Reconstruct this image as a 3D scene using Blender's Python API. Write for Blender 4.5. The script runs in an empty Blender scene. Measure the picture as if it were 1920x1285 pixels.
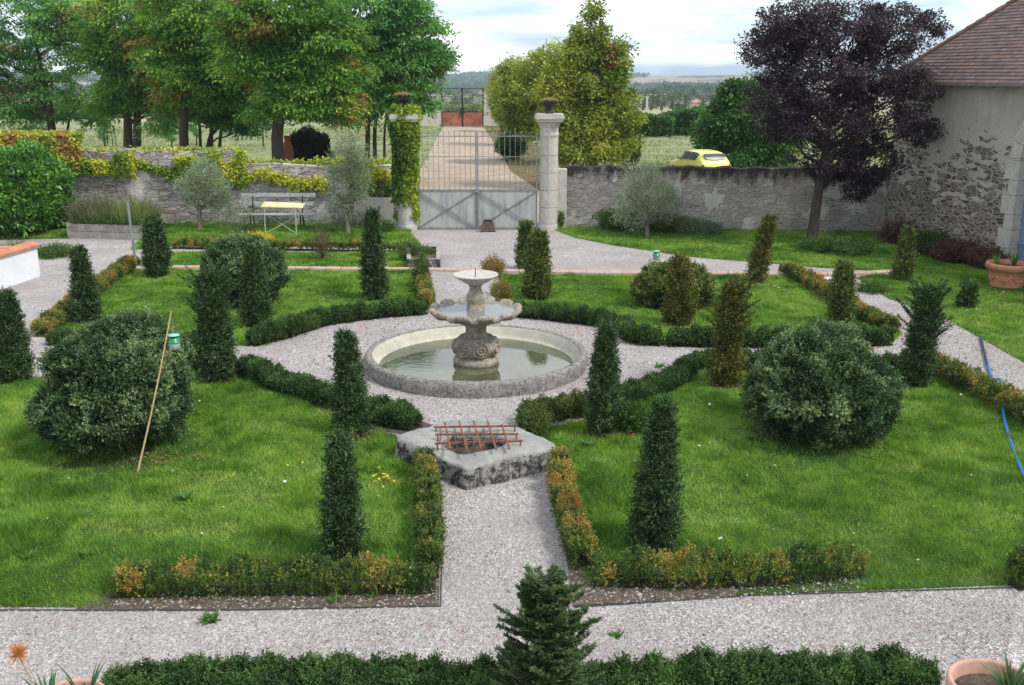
import bpy, math
import numpy as np
from mathutils import Vector

# ---------------------------------------------------------------- camera, world, sun
W0, H0 = 1920.0, 1285.0
F, CH = 1880.0, 5.2
PITCH = math.atan((642.5 - 138.0) / F)
CP, SP = math.cos(PITCH), math.sin(PITCH)
sc = bpy.context.scene
COL = sc.collection
cd = bpy.data.cameras.new("camera"); cam = bpy.data.objects.new("camera", cd); COL.objects.link(cam)
cd.sensor_width = 36; cd.lens = 36 * F / W0; cd.clip_start = 0.1; cd.clip_end = 20000
cam.location = (0, 0, CH); cam.rotation_euler = (math.pi / 2 - PITCH, 0, 0)
sc.camera = cam
sc.view_settings.view_transform = 'Standard'; sc.view_settings.look = 'None'
sc.view_settings.exposure = 0.68; sc.view_settings.gamma = 1.0
sc.cycles.max_bounces = 6; sc.cycles.diffuse_bounces = 3; sc.cycles.glossy_bounces = 3
sc.cycles.transmission_bounces = 4; sc.cycles.volume_bounces = 0; sc.cycles.use_denoising = True
SUN_EL, SUN_AZ = 50.0, 118.0      # azimuth in degrees from +Y towards +X (sun stands to the right, a little behind the camera)

world = bpy.data.worlds.new("World"); sc.world = world; world.use_nodes = True
nt = world.node_tree; nt.nodes.clear()
def wn(t, **k):
    n = nt.nodes.new(t)
    for a, b in k.items(): setattr(n, a, b)
    return n
out = wn('ShaderNodeOutputWorld'); bg = wn('ShaderNodeBackground'); bg.inputs['Strength'].default_value = 0.10
sky = wn('ShaderNodeTexSky', sky_type='NISHITA', sun_disc=False)
sky.sun_elevation = math.radians(SUN_EL); sky.sun_rotation = math.radians(SUN_AZ)
sky.air_density = 1.0; sky.dust_density = 1.5; sky.ozone_density = 1.0
tc = wn('ShaderNodeTexCoord'); mp = wn('ShaderNodeMapping'); mp.inputs['Scale'].default_value = (1.0, 1.0, 6.0)
mp.inputs['Location'].default_value = (3.1, 0.4, 0.35)
nz = wn('ShaderNodeTexNoise'); nz.inputs['Scale'].default_value = 3.1; nz.inputs['Detail'].default_value = 8; nz.inputs['Roughness'].default_value = 0.55
nz2 = wn('ShaderNodeTexNoise'); nz2.inputs['Scale'].default_value = 6.0; nz2.inputs['Detail'].default_value = 8
rmp = wn('ShaderNodeValToRGB'); rmp.color_ramp.elements[0].position = 0.40; rmp.color_ramp.elements[1].position = 0.55
r2 = wn('ShaderNodeValToRGB'); r2.color_ramp.elements[0].position = 0.35; r2.color_ramp.elements[1].position = 0.65
r2.color_ramp.elements[0].color = (7.6, 8.1, 8.8, 1); r2.color_ramp.elements[1].color = (9.6, 9.75, 9.9, 1)
mx = wn('ShaderNodeMix', data_type='RGBA'); tint = wn('ShaderNodeMix', data_type='RGBA')
tint.inputs[0].default_value = 0.45; tint.inputs[7].default_value = (5.2, 7.2, 9.6, 1)
L = nt.links.new
L(tc.outputs['Generated'], mp.inputs['Vector']); L(mp.outputs[0], nz.inputs['Vector']); L(mp.outputs[0], nz2.inputs['Vector'])
L(nz.outputs['Fac'], rmp.inputs[0]); L(nz2.outputs['Fac'], r2.inputs[0])
L(sky.outputs[0], tint.inputs[6]); L(rmp.outputs[0], mx.inputs[0]); L(tint.outputs[2], mx.inputs[6]); L(r2.outputs[0], mx.inputs[7])
L(mx.outputs[2], bg.inputs['Color']); L(bg.outputs[0], out.inputs['Surface'])

sl = bpy.data.lights.new("sun", 'SUN'); sl.energy = 2.0; sl.angle = math.radians(11); sl.color = (1.0, 0.96, 0.9)
sun = bpy.data.objects.new("sun", sl); COL.objects.link(sun)
az, el = math.radians(SUN_AZ), math.radians(SUN_EL)
sd = Vector((math.sin(az) * math.cos(el), math.cos(az) * math.cos(el), math.sin(el)))
sun.rotation_euler = sd.to_track_quat('Z', 'Y').to_euler()

# ---------------------------------------------------------------- photo point -> place on the ground
def ang(py): return PITCH + math.atan((py - 642.5) / F)
def gp(px, py, z=0.0):
    Y = (CH - z) / math.tan(ang(py))
    return np.array([(px - 960) / F * (Y * CP + (CH - z) * SP), Y, z])
def zat(py, Y): return CH - Y * math.tan(ang(py))
def xat(px, Y, z=0.0): return (px - 960) / F * (Y * CP + (CH - z) * SP)
def at(px, py, Y):
    z = zat(py, Y); return np.array([xat(px, Y, z), Y, z])

# ---------------------------------------------------------------- tiny numpy noise
def _h(ix, iy, iz, s):
    n = (ix * 374761393 + iy * 668265263 + iz * 2147483647 + s * 974711) & 0xffffffff
    n = ((n ^ (n >> 13)) * 1274126177) & 0xffffffff
    return ((n ^ (n >> 16)) & 0xffff) / 65535.0
def vn(P, f, s=0):
    P = np.asarray(P, float) * f; I = np.floor(P).astype(np.int64); U = P - I; U = U * U * (3 - 2 * U)
    r = 0
    for a in (0, 1):
        for b in (0, 1):
            for c in (0, 1):
                w = (U[:, 0] if a else 1 - U[:, 0]) * (U[:, 1] if b else 1 - U[:, 1]) * (U[:, 2] if c else 1 - U[:, 2])
                r = r + w * _h(I[:, 0] + a, I[:, 1] + b, I[:, 2] + c, s)
    return r
def nrm(v): return v / np.maximum(np.linalg.norm(v, axis=-1, keepdims=True), 1e-9)
def C(*c): return np.array(c, float)

# ---------------------------------------------------------------- mesh builder
class MB:
    def __init__(s): s.v = []; s.f = []; s.c = []; s.m = []; s.n = 0; s.uses = False
    def add(s, V, Fc, col=None, mi=0):
        V = np.asarray(V, float).reshape(-1, 3); Fc = np.asarray(Fc, int)
        if len(Fc) == 0: return s
        s.v.append(V); s.f.append(Fc + s.n); s.n += len(V)
        if col is None: col = np.full((len(Fc), 3), 0.5)
        else: s.uses = True; col = np.broadcast_to(np.asarray(col, float), (len(Fc), 3))
        s.c.append(col); s.m.append(np.full(len(Fc), mi)); return s
    def box(s, c, d, rz=0.0, rx=0.0, col=None, mi=0):
        k = np.array([[x, y, z] for x in (-.5, .5) for y in (-.5, .5) for z in (-.5, .5)]) * np.array(d)
        if rx: k = k @ np.array([[1, 0, 0], [0, math.cos(rx), math.sin(rx)], [0, -math.sin(rx), math.cos(rx)]])
        if rz: k = k @ np.array([[math.cos(rz), math.sin(rz), 0], [-math.sin(rz), math.cos(rz), 0], [0, 0, 1]])
        return s.add(k + np.array(c), [[0, 1, 3, 2], [4, 6, 7, 5], [0, 4, 5, 1], [2, 3, 7, 6], [0, 2, 6, 4], [1, 5, 7, 3]], col, mi)
    def bar(s, a, b, w, h=None, col=None, mi=0):
        a, b = np.array(a, float), np.array(b, float); h = h or w
        d = nrm(b - a); up = np.array([0, 0, 1.]) if abs(d[2]) < .95 else np.array([0, 1., 0])
        sx = nrm(np.cross(d, up)); sy = np.cross(sx, d)
        V = [p + sx * i * w / 2 + sy * j * h / 2 for p in (a, b) for i, j in ((-1, -1), (1, -1), (1, 1), (-1, 1))]
        return s.add(V, [[0, 3, 2, 1], [4, 5, 6, 7], [0, 1, 5, 4], [1, 2, 6, 5], [2, 3, 7, 6], [3, 0, 4, 7]], col, mi)
    def tube(s, P, R, n=8, col=None, mi=0, cap=True):
        P = np.asarray(P, float); R = np.broadcast_to(np.asarray(R, float), (len(P),))
        T = nrm(np.gradient(P, axis=0)); ref = np.array([0.31, 0.95, 0.05]) if abs(T[0][1]) < .8 else np.array([1., 0.1, 0])
        A = nrm(np.cross(T, ref)); B = np.cross(T, A); t = np.arange(n) * 2 * math.pi / n
        V = P[:, None] + R[:, None, None] * (A[:, None] * np.cos(t)[None, :, None] + B[:, None] * np.sin(t)[None, :, None])
        i = np.arange(len(P) - 1)[:, None] * n; j = np.arange(n)[None]; j2 = (j + 1) % n
        Fc = np.stack([i + j, i + j2, i + n + j2, i + n + j], -1).reshape(-1, 4); V = V.reshape(-1, 3)
        s.add(V, Fc, col, mi)
        if cap and n == 8:
            for o in (0, (len(P) - 1) * n):
                s.add(V[o:o + 8], [[0, 1, 2, 3], [0, 3, 4, 7], [4, 5, 6, 7]], col, mi)
        return s
    def lathe(s, pr, c=(0, 0, 0), n=32, col=None, mi=0, rf=None):
        pr = np.asarray(pr, float); t = np.arange(n) * 2 * math.pi / n
        r = pr[:, 0][:, None] * np.ones(n)[None]; z = pr[:, 1][:, None] * np.ones(n)[None]
        if rf is not None: r, z = rf(r, z, t[None])
        V = np.stack([r * np.cos(t), r * np.sin(t), z], -1).reshape(-1, 3) + np.array(c)
        i = np.arange(len(pr) - 1)[:, None] * n; j = np.arange(n)[None]; j2 = (j + 1) % n
        return s.add(V, np.stack([i + j, i + j2, i + n + j2, i + n + j], -1).reshape(-1, 4), col, mi)
    def prism(s, poly, z0, z1, col=None, mi=0):        # convex-ish polygon in xy
        p = np.asarray(poly, float)[:, :2]; n = len(p)
        zz0 = np.broadcast_to(z0, n); zz1 = np.broadcast_to(z1, n)
        V = np.vstack([np.c_[p, zz0], np.c_[p, zz1]])
        s.add(V, [[i, (i + 1) % n, n + (i + 1) % n, n + i] for i in range(n)], col, mi)
        s.add(V, [[n + i for i in range(n)]], col, mi); s.add(V, [[n - 1 - i for i in range(n)]], col, mi); return s
    def build(s, name, mats, parent=None, loc=None, smooth=False):
        me = bpy.data.meshes.new(name)
        V = np.vstack(s.v); base = np.array(parent_world(parent)) if parent is not None else (np.array(loc, float) if loc is not None else np.zeros(3))
        V = V - base
        lt = np.concatenate([np.full(len(f), f.shape[1]) for f in s.f]); li = np.concatenate([f.ravel() for f in s.f])
        me.vertices.add(len(V)); me.vertices.foreach_set('co', V.astype(np.float32).ravel())
        me.loops.add(len(li)); me.loops.foreach_set('vertex_index', li.astype(np.int32))
        me.polygons.add(len(lt)); ls = np.concatenate([[0], np.cumsum(lt)[:-1]])
        me.polygons.foreach_set('loop_start', ls.astype(np.int32)); me.polygons.foreach_set('loop_total', lt.astype(np.int32))
        me.polygons.foreach_set('material_index', np.concatenate(s.m).astype(np.int32))
        me.polygons.foreach_set('use_smooth', np.full(len(lt), smooth))
        me.update(calc_edges=True); 
        if s.uses:
            a = me.attributes.new('col', 'FLOAT_COLOR', 'FACE'); c = np.concatenate(s.c)
            a.data.foreach_set('color', np.c_[np.clip(c, 0, 1), np.ones(len(c))].astype(np.float32).ravel())
        for m in (mats if isinstance(mats, (list, tuple)) else [mats]): me.materials.append(m)
        o = bpy.data.objects.new(name, me); COL.objects.link(o)
        if parent is not None: o.parent = parent
        elif loc is not None: o.location = loc
        return o
WORLDLOC = {}
def parent_world(p):
    l = Vector((0, 0, 0))
    while p is not None: l = l + Vector(p.location); p = p.parent
    return l
def tag(o, label=None, cat=None, group=None, kind=None):
    if label: o['label'] = label
    if cat: o['category'] = cat
    if group: o['group'] = group
    if kind: o['kind'] = kind
    return o
def thing(name, loc, label, cat, group=None):
    o = bpy.data.objects.new(name, None); o.empty_display_size = 0.3; COL.objects.link(o)
    o.location = tuple(float(a) for a in loc); return tag(o, label, cat, group)
def children(o): return [c for c in bpy.data.objects if c.parent == o]
def copy_tree(o, parent=None):
    c = o.copy(); COL.objects.link(c)
    if parent is not None: c.parent = parent
    for ch in children(o): copy_tree(ch, c)
    return c

# ---------------------------------------------------------------- materials
class NT:
    def __init__(s, name):
        s.m = bpy.data.materials.new(name); s.m.use_nodes = True; s.t = s.m.node_tree
        s.b = s.t.nodes['Principled BSDF']; s.o = s.t.nodes['Material Output']
        g = s.t.nodes.new('ShaderNodeNewGeometry'); s.pos = g.outputs['Position']
    def n(s, t, **k):
        n = s.t.nodes.new(t)
        for a, b in k.items(): setattr(n, a, b)
        return n
    def l(s, a, b): s.t.links.new(a, b)
    def scaled(s, sx, sy, sz, src=None):
        m = s.n('ShaderNodeMapping'); m.inputs['Scale'].default_value = (sx, sy, sz); s.l(src or s.pos, m.inputs['Vector']); return m.outputs[0]
    def noise(s, sc_, det=5, rough=.55, vec=None, dist=0):
        n = s.n('ShaderNodeTexNoise'); n.inputs['Scale'].default_value = sc_; n.inputs['Detail'].default_value = det
        n.inputs['Roughness'].default_value = rough; n.inputs['Distortion'].default_value = dist; s.l(vec or s.pos, n.inputs['Vector']); return n.outputs['Fac']
    def vor(s, sc_, feat='F1', vec=None, out='Distance', rnd=1):
        n = s.n('ShaderNodeTexVoronoi', feature=feat); n.inputs['Scale'].default_value = sc_; n.inputs['Randomness'].default_value = rnd
        s.l(vec or s.pos, n.inputs['Vector']); return n.outputs[out]
    def ramp(s, fac, stops):
        r = s.n('ShaderNodeValToRGB'); e = r.color_ramp.elements
        while len(e) < len(stops): e.new(0.5)
        for el_, (p, c) in zip(e, stops):
            el_.position = p; el_.color = (*c, 1) if hasattr(c, '__len__') else (c, c, c, 1)
        s.l(fac, r.inputs[0]); return r.outputs[0]
    def mix(s, fac, a, b, mode='MIX'):
        m = s.n('ShaderNodeMix', data_type='RGBA', blend_type=mode)
        for i, v in ((0, fac), (6, a), (7, b)):
            if isinstance(v, bpy.types.NodeSocket): s.l(v, m.inputs[i])
            elif hasattr(v, '__len__'): m.inputs[i].default_value = (*v, 1)
            else: m.inputs[i].default_value = v
        return m.outputs[2]
    def math(s, op, a, b=0.0, clamp=False):
        m = s.n('ShaderNodeMath', operation=op, use_clamp=clamp)
        for i, v in enumerate((a, b)):
            if isinstance(v, bpy.types.NodeSocket): s.l(v, m.inputs[i])
            else: m.inputs[i].default_value = v
        return m.outputs[0]
    def z(s):
        x = s.n('ShaderNodeSeparateXYZ'); s.l(s.pos, x.inputs[0]); return x.outputs[2]
    def xyz(s):
        x = s.n('ShaderNodeSeparateXYZ'); s.l(s.pos, x.inputs[0]); return x.outputs
    def bump(s, h, dist=.02, st=1.0):
        b = s.n('ShaderNodeBump'); b.inputs['Distance'].default_value = dist; b.inputs['Strength'].default_value = st
        s.l(h, b.inputs['Height']); s.l(b.outputs[0], s.b.inputs['Normal'])
    def fin(s, col, rough=.8, spec=.3, metal=0):
        if isinstance(col, bpy.types.NodeSocket): s.l(col, s.b.inputs['Base Color'])
        else: s.b.inputs['Base Color'].default_value = (*col, 1)
        if isinstance(rough, bpy.types.NodeSocket): s.l(rough, s.b.inputs['Roughness'])
        else: s.b.inputs['Roughness'].default_value = rough
        s.b.inputs['Specular IOR Level'].default_value = spec; s.b.inputs['Metallic'].default_value = metal
        return s.m
def leafmat(name, transl=.3, rough=.5, spec=.35):
    t = NT(name); a = t.n('ShaderNodeAttribute', attribute_name='col')
    t.fin(a.outputs['Color'], rough, spec)
    tr = t.n('ShaderNodeBsdfTranslucent'); ms = t.n('ShaderNodeMixShader'); ms.inputs[0].default_value = transl
    br = t.mix(1.0, a.outputs['Color'], (1.5, 1.5, .9), 'MULTIPLY'); t.l(br, tr.inputs['Color'])
    t.l(t.b.outputs[0], ms.inputs[1]); t.l(tr.outputs[0], ms.inputs[2]); t.l(ms.outputs[0], t.o.inputs['Surface']); return t.m
M = {}
M['leaf'] = leafmat('leaf'); M['needle'] = leafmat('needle', .12, .6, .2); M['grass'] = leafmat('grass_blade', .3, .55, .25)
M['glossleaf'] = leafmat('gloss_leaf', .22, .33, .5)
def simple(name, col, rough=.7, spec=.3, metal=0, var=.25, sc_=6, bump=0.0, dark=None):
    t = NT(name); c = np.array(col); d = np.array(dark) if dark is not None else c * (1 - var)
    n = t.noise(sc_, 6, .65); k = t.ramp(n, [(.3, tuple(d)), (.7, tuple(np.minimum(c * (1 + var * .5), 1)))])
    if bump: t.bump(t.noise(sc_ * 6, 4), bump)
    return t.fin(k, rough, spec, metal)
def attr(name, rough=.8, spec=.2, bump=.0, sc_=40, var=.2, metal=0):
    t = NT(name); a = t.n('ShaderNodeAttribute', attribute_name='col')
    k = t.mix(1.0, a.outputs['Color'], t.ramp(t.noise(sc_, 4), [(.3, 1 - var), (.7, 1.0)]), 'MULTIPLY')
    if bump: t.bump(t.noise(sc_ * 2, 3), bump)
    return t.fin(k, rough, spec, metal)
M['attr'] = attr('painted_part'); M['stone_bit'] = attr('gravel_stone', .85, .2, 0)
M['twig_core'] = simple('twig_and_dark_core', (.035, .028, .018), .9, .1, sc_=20)  # twig brown, also colours the solid cores that darken foliage insides
t = NT('bark'); M['bark'] = t.fin(t.ramp(t.noise(6, 6, .7, t.scaled(3, 3, .5)), [(.3, (.030, .025, .020)), (.7, (.10, .082, .066))]), .9, .1)
t.bump(t.noise(9, 5, .6, t.scaled(3, 3, .4)), .03)
t = NT('pale_bark'); M['pbark'] = t.fin(t.ramp(t.noise(9, 5, .7, t.scaled(2, 2, .6)), [(.3, (.12, .10, .08)), (.7, (.34, .30, .25))]), .9, .1)

# gravel
t = NT('gravel_sheet'); v = t.vor(45, 'F1', out='Color'); s_ = t.n('ShaderNodeSeparateColor'); t.l(v, s_.inputs[0])
c = t.ramp(s_.outputs[0], [(0, (.20, .18, .17)), (.35, (.34, .31, .295)), (.7, (.45, .42, .405)), (1, (.62, .60, .58))])
c = t.mix(t.ramp(t.noise(.7, 7, .65), [(.40, 0.0), (.62, .6)]), c, (.29, .25, .225))
c = t.mix(t.ramp(t.noise(9, 3), [(.45, 0.0), (.7, .22)]), c, (.26, .22, .20))
t.bump(t.vor(45, 'F1'), .02, .8); M['gravel'] = t.fin(c, .9, .15)
# soil, turf base
t = NT('soil'); c = t.ramp(t.noise(14, 8, .7), [(.3, (.055, .04, .03)), (.7, (.17, .135, .105))]); t.bump(t.noise(30, 6), .03); M['soil'] = t.fin(c, .95, .1)
t = NT('turf'); c = t.ramp(t.noise(3, 8, .7), [(.3, (.03, .055, .014)), (.6, (.065, .115, .025)), (.8, (.09, .13, .035))])
c = t.mix(t.ramp(t.noise(1.3, 6), [(.6, 0.0), (.75, .5)]), c, (.12, .11, .05)); t.bump(t.noise(60, 4), .02); M['turf'] = t.fin(c, .95, .1)
# terrain
t = NT('terrain'); x = t.xyz()
near = t.ramp(t.noise(.35, 9, .65), [(.3, (.16, .20, .085)), (.5, (.25, .265, .135)), (.72, (.35, .34, .21))])
near = t.mix(t.ramp(t.noise(4, 8, .75), [(.35, 0.0), (.75, .55)]), near, (.10, .14, .045))
dry = t.ramp(t.noise(.04, 6), [(.4, (.33, .31, .18)), (.7, (.24, .28, .13))])
far = t.ramp(t.vor(.0035, 'F1', t.scaled(1, .45, 1), 'Color'), [(.0, (.34, .26, .17)), (.35, (.30, .235, .16)), (.5, (.16, .20, .07)), (.7, (.36, .29, .20)), (1, (.24, .24, .10))])
wood = t.ramp(t.noise(.006, 7, .6, t.scaled(1, .5, 1)), [(.53, 0.0), (.56, 1.0)])
far = t.mix(wood, far, (.030, .05, .022))
c = t.mix(t.ramp(t.math('DIVIDE', x[1], 1000), [(.10, 0.0), (.13, 1.0)]), near, dry)
c = t.mix(t.ramp(t.math('DIVIDE', x[1], 1000), [(.33, 0.0), (.45, 1.0)]), c, far)
t.bump(t.noise(8, 6, .7), .06); M['terrain'] = t.fin(c, .95, .1)
t = NT('drive_sand'); c = t.ramp(t.noise(.8, 8, .65), [(.3, (.30, .235, .18)), (.7, (.47, .375, .30))])
c = t.mix(t.ramp(t.noise(3, 8, .75), [(.5, 0.0), (.72, .5)]), c, (.22, .20, .12)); t.bump(t.noise(30, 5), .02); M['drive'] = t.fin(c, .95, .1)
t = NT('dead_leaf_ground'); c = t.ramp(t.noise(5, 9, .75), [(.35, (.09, .10, .04)), (.55, (.18, .12, .06)), (.75, (.20, .19, .09))]); M['verge'] = t.fin(c, .95, .1)

def rubble(name, mortar, stones, sx, plaster=None, pmask=None, topstain=None, bump=.05, mw=.06, seedvec=None, lich=None):
    t = NT(name); w = t.n('ShaderNodeVectorMath', operation='ADD'); nn = t.n('ShaderNodeTexNoise'); nn.inputs['Scale'].default_value = 3; nn.inputs['Detail'].default_value = 3
    t.l(t.pos, nn.inputs['Vector']); sm = t.n('ShaderNodeVectorMath', operation='SCALE'); sm.inputs[3].default_value = .15; t.l(nn.outputs['Color'], sm.inputs[0])
    t.l(t.pos, w.inputs[0]); t.l(sm.outputs[0], w.inputs[1]); vec = t.scaled(sx[0], sx[0], sx[1], w.outputs[0])
    d = t.vor(1, 'DISTANCE_TO_EDGE', vec); cc = t.vor(1, 'F1', vec, 'Color'); s_ = t.n('ShaderNodeSeparateColor'); t.l(cc, s_.inputs[0])
    st = t.ramp(s_.outputs[0], stones); st = t.mix(.5, st, t.ramp(t.noise(22, 6, .7), [(.3, .25), (.7, .9)]), 'MULTIPLY') if False else t.mix(t.ramp(t.noise(18, 6, .7), [(.35, .0), (.7, .45)]), st, (.08, .07, .06))
    edge = t.ramp(d, [(mw * .4, 0.0), (mw, 1.0)])
    mo = t.mix(t.ramp(t.noise(6, 8, .7), [(.35, 0.0), (.7, .5)]), mortar, tuple(np.array(mortar) * .6))
    c = t.mix(edge, mo, st); hgt = t.math('ADD', edge, t.math('MULTIPLY', t.noise(25, 5), .5))
    if plaster is not None:
        pm = pmask(t, s_.outputs[1]); pc = t.mix(t.ramp(t.noise(1.5, 8, .7, t.scaled(1, 1, .5)), [(.35, 0.0), (.7, .65)]), plaster, tuple(np.array(plaster) * .6))
        c = t.mix(pm, c, pc); hgt = t.mix(pm, hgt, t.math('ADD', 1.1, t.math('MULTIPLY', t.noise(12, 6), .35)))
    if lich: c = t.mix(t.ramp(t.noise(7, 8, .75), [(.58, 0.0), (.66, .8)]), c, lich)
    if topstain: c = t.mix(topstain(t), c, (.022, .018, .016))
    t.bump(hgt, bump * 1.8); return t.fin(c, .95, .1)
def pm_low(t, cell):
    a = t.math('ADD', t.math('MULTIPLY', t.noise(.9, 6, .65), 1.1), t.math('MULTIPLY', cell, .42))
    return t.ramp(t.math('ADD', a, t.math('MULTIPLY', t.math('SUBTRACT', t.z(), 1.6), .17)), [(.88, 0.0), (.91, 1.0)])
def pm_mid(t, cell): return t.ramp(t.noise(1.1, 7, .6), [(.53, 0.0), (.59, 1.0)])
M['wall_left'] = rubble('pale_rubble', (.38, .34, .30), [(0, (.44, .40, .36)), (.5, (.60, .56, .53)), (.80, (.50, .45, .41)), (.86, (.34, .22, .16)), (.9, (.50, .47, .45)), (1, (.40, .37, .34))], (2.1, 8.0), (.60, .55, .50), pm_mid, None, .09, .055, None, (.62, .60, .57))
def stain_top(t):
    return t.ramp(t.math('ADD', t.math('MULTIPLY', t.z(), .30), t.math('MULTIPLY', t.noise(1.6, 8, .75, t.scaled(2.2, 2.2, .8)), .60)), [(.76, 0.0), (.90, .93)])
M['wall_right'] = rubble('grey_render', (.52, .48, .44), [(0, (.34, .30, .27)), (.5, (.46, .43, .39)), (1, (.38, .34, .30))], (3.2, 6.5), (.54, .50, .46), pm_mid, stain_top, .05, .05)
M['barn_wall'] = rubble('barn_rubble', (.46, .41, .34), [(0, (.10, .085, .07)), (.2, (.17, .10, .065)), (.4, (.24, .21, .18)), (.6, (.16, .125, .10)), (.8, (.33, .30, .27)), (1, (.27, .25, .23))], (3.6, 10.5), (.47, .425, .36), pm_low, None, .06, .17)
def stone(name, a, b, lichen=(.42, .42, .38), dark=(.05, .045, .04), la=.6, da=.6, bump=.02, s=5):
    t = NT(name); c = t.ramp(t.noise(s, 8, .65), [(.3, a), (.7, b)])
    c = t.mix(t.ramp(t.noise(s * 3, 8, .75), [(.49, 0.0), (.60, da)]), c, dark)
    c = t.mix(t.ramp(t.noise(s * 4.3, 8, .8), [(.54, 0.0), (.62, la)]), c, lichen)
    if name == 'basin_rim_stone': c = t.mix(t.ramp(t.noise(3.1, 6, .8), [(.60, 0.0), (.68, .7)]), c, (.34, .17, .06))
    t.bump(t.noise(s * 9, 8, .7), bump); return t.fin(c, .9, .15)
M['limestone'] = stone('limestone', (.44, .40, .34), (.58, .55, .50), (.6, .57, .52), (.28, .25, .2), .4, .35)
M['fount'] = stone('fountain_stone', (.24, .20, .145), (.46, .41, .34), (.58, .54, .48), (.085, .068, .048), .6, .75, .02, 7)
M['rim'] = stone('basin_rim_stone', (.20, .185, .165), (.40, .38, .35), (.55, .52, .48), (.045, .04, .03), .75, .8, .03, 7)
M['cream'] = stone('basin_inner', (.46, .43, .34), (.60, .57, .48), (.5, .48, .38), (.22, .2, .13), .3, .25, .01, 4)
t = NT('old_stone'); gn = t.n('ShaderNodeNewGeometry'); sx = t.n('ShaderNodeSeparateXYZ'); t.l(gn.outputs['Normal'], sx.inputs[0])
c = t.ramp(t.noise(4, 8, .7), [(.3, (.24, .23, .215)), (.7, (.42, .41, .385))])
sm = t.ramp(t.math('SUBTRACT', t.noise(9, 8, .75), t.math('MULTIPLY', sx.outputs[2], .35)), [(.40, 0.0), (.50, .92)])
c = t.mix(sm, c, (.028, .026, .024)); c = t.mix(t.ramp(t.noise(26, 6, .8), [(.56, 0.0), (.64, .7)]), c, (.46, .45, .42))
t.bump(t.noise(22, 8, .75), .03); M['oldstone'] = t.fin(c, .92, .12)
M['white'] = simple('white_render', (.72, .73, .76), .9, .1, var=.12, sc_=1.5)
M['terra'] = simple('terracotta', (.50, .215, .125), .75, .2, var=.35, sc_=5, bump=.004)
M['terrapale'] = simple('pale_terracotta', (.55, .32, .25), .75, .2, var=.25, sc_=6)
t = NT('kerb_tile'); M['kerb'] = t.fin(t.mix(t.ramp(t.noise(2.0, 5, .7), [(.4, 0.0), (.6, .6)]), t.ramp(t.noise(3, 6), [(.3, (.42, .22, .16)), (.7, (.56, .36, .29))]), (.45, .40, .36)), .8, .2)
M['wood'] = simple('weathered_board', (.33, .30, .26), .9, .1, var=.4, sc_=4, bump=.004)
M['bench'] = simple('bench_slat_paint', (.42, .50, .47), .85, .2, var=.3, sc_=9, dark=(.24, .25, .23))
M['iron'] = simple('black_iron', (.03, .03, .034), .6, .4, .3, var=.3)
M['edging'] = simple('dark_edging_steel', (.11, .11, .11), .6, .4, .4, var=.4); M['steel'] = simple('galvanised_steel', (.30, .33, .37), .45, .5, .6, var=.3, sc_=7)
M['bars'] = simple('gate_bar_paint', (.27, .28, .28), .65, .4, .2, var=.4, sc_=9, dark=(.13, .11, .09))
M['rust'] = simple('rust', (.23, .095, .06), .9, .15, var=.5, sc_=14, bump=.003)
t = NT('gate_sheet'); c = t.ramp(t.noise(2.2, 8, .7, t.scaled(2.2, 2.2, .35)), [(.3, (.16, .19, .215)), (.45, (.34, .355, .34)), (.72, (.50, .49, .44))])
c = t.mix(t.ramp(t.noise(5, 8, .8, t.scaled(2.5, 2.5, .6)), [(.58, 0.0), (.68, .7)]), c, (.13, .085, .05)); M['gatesheet'] = t.fin(c, .6, .4, .1)
M['rustsheet'] = simple('rust_sheet', (.33, .13, .085), .85, .2, var=.45, sc_=1.2, dark=(.17, .055, .035))
M['blue'] = simple('blue_grey_door_paint', (.17, .245, .37), .7, .3, var=.2, sc_=3)
M['cane'] = simple('bamboo', (.50, .36, .19), .6, .3, var=.2)
M['gplastic'] = simple('green_plastic', (.01, .21, .075), .35, .5, var=.1); M['lidplastic'] = simple('pale_green_plastic', (.22, .48, .42), .35, .5, var=.1)
M['teal'] = simple('teal_plastic', (.01, .22, .19), .4, .5, var=.1)
t = NT('cloudy_plastic'); M['clear'] = t.fin((.55, .62, .60), .3, .4); t.b.inputs['Alpha'].default_value = .82
t = NT('pool_water'); t.bump(t.noise(9, 3), .003, .4)
c = t.ramp(t.noise(1.6, 6, .6), [(.35, (.055, .065, .035)), (.7, (.12, .125, .075))]); M['water'] = t.fin(c, .03, .75)
M['hose'] = simple('blue_hose_rubber', (.015, .16, .42), .4, .4, var=.15); M['hosedark'] = simple('dark_hose_rubber', (.03, .05, .09), .5, .4)
M['yellowcar'] = simple('yellow_car_paint', (.74, .66, .17), .25, .6, var=.04, sc_=1)
M['glass'] = simple('dark_car_glass', (.03, .045, .055), .35, .5, var=.3, sc_=2); M['tyre'] = simple('tyre_rubber', (.02, .02, .02), .8, .2)
M['silver'] = simple('silver_metal', (.5, .5, .52), .35, .5, .8, var=.1); M['redlamp'] = simple('red_lamp', (.45, .02, .02), .2, .5, var=.1)
M['yellowtop'] = simple('yellow_table_enamel', (.70, .68, .40), .5, .4, var=.1, sc_=2.5, dark=(.64, .45, .22)); M['stop'] = simple('dark_rusty_iron', (.11, .075, .06), .8, .2, var=.5, sc_=9); M['greenleg'] = simple('pale_green_tube', (.40, .52, .36), .5, .4, var=.2)
M['roofedge'] = simple('gutter_zinc', (.20, .17, .14), .7, .3, var=.3)
M['oak'] = simple('rafter_oak', (.21, .15, .09), .85, .2, var=.3)

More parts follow.
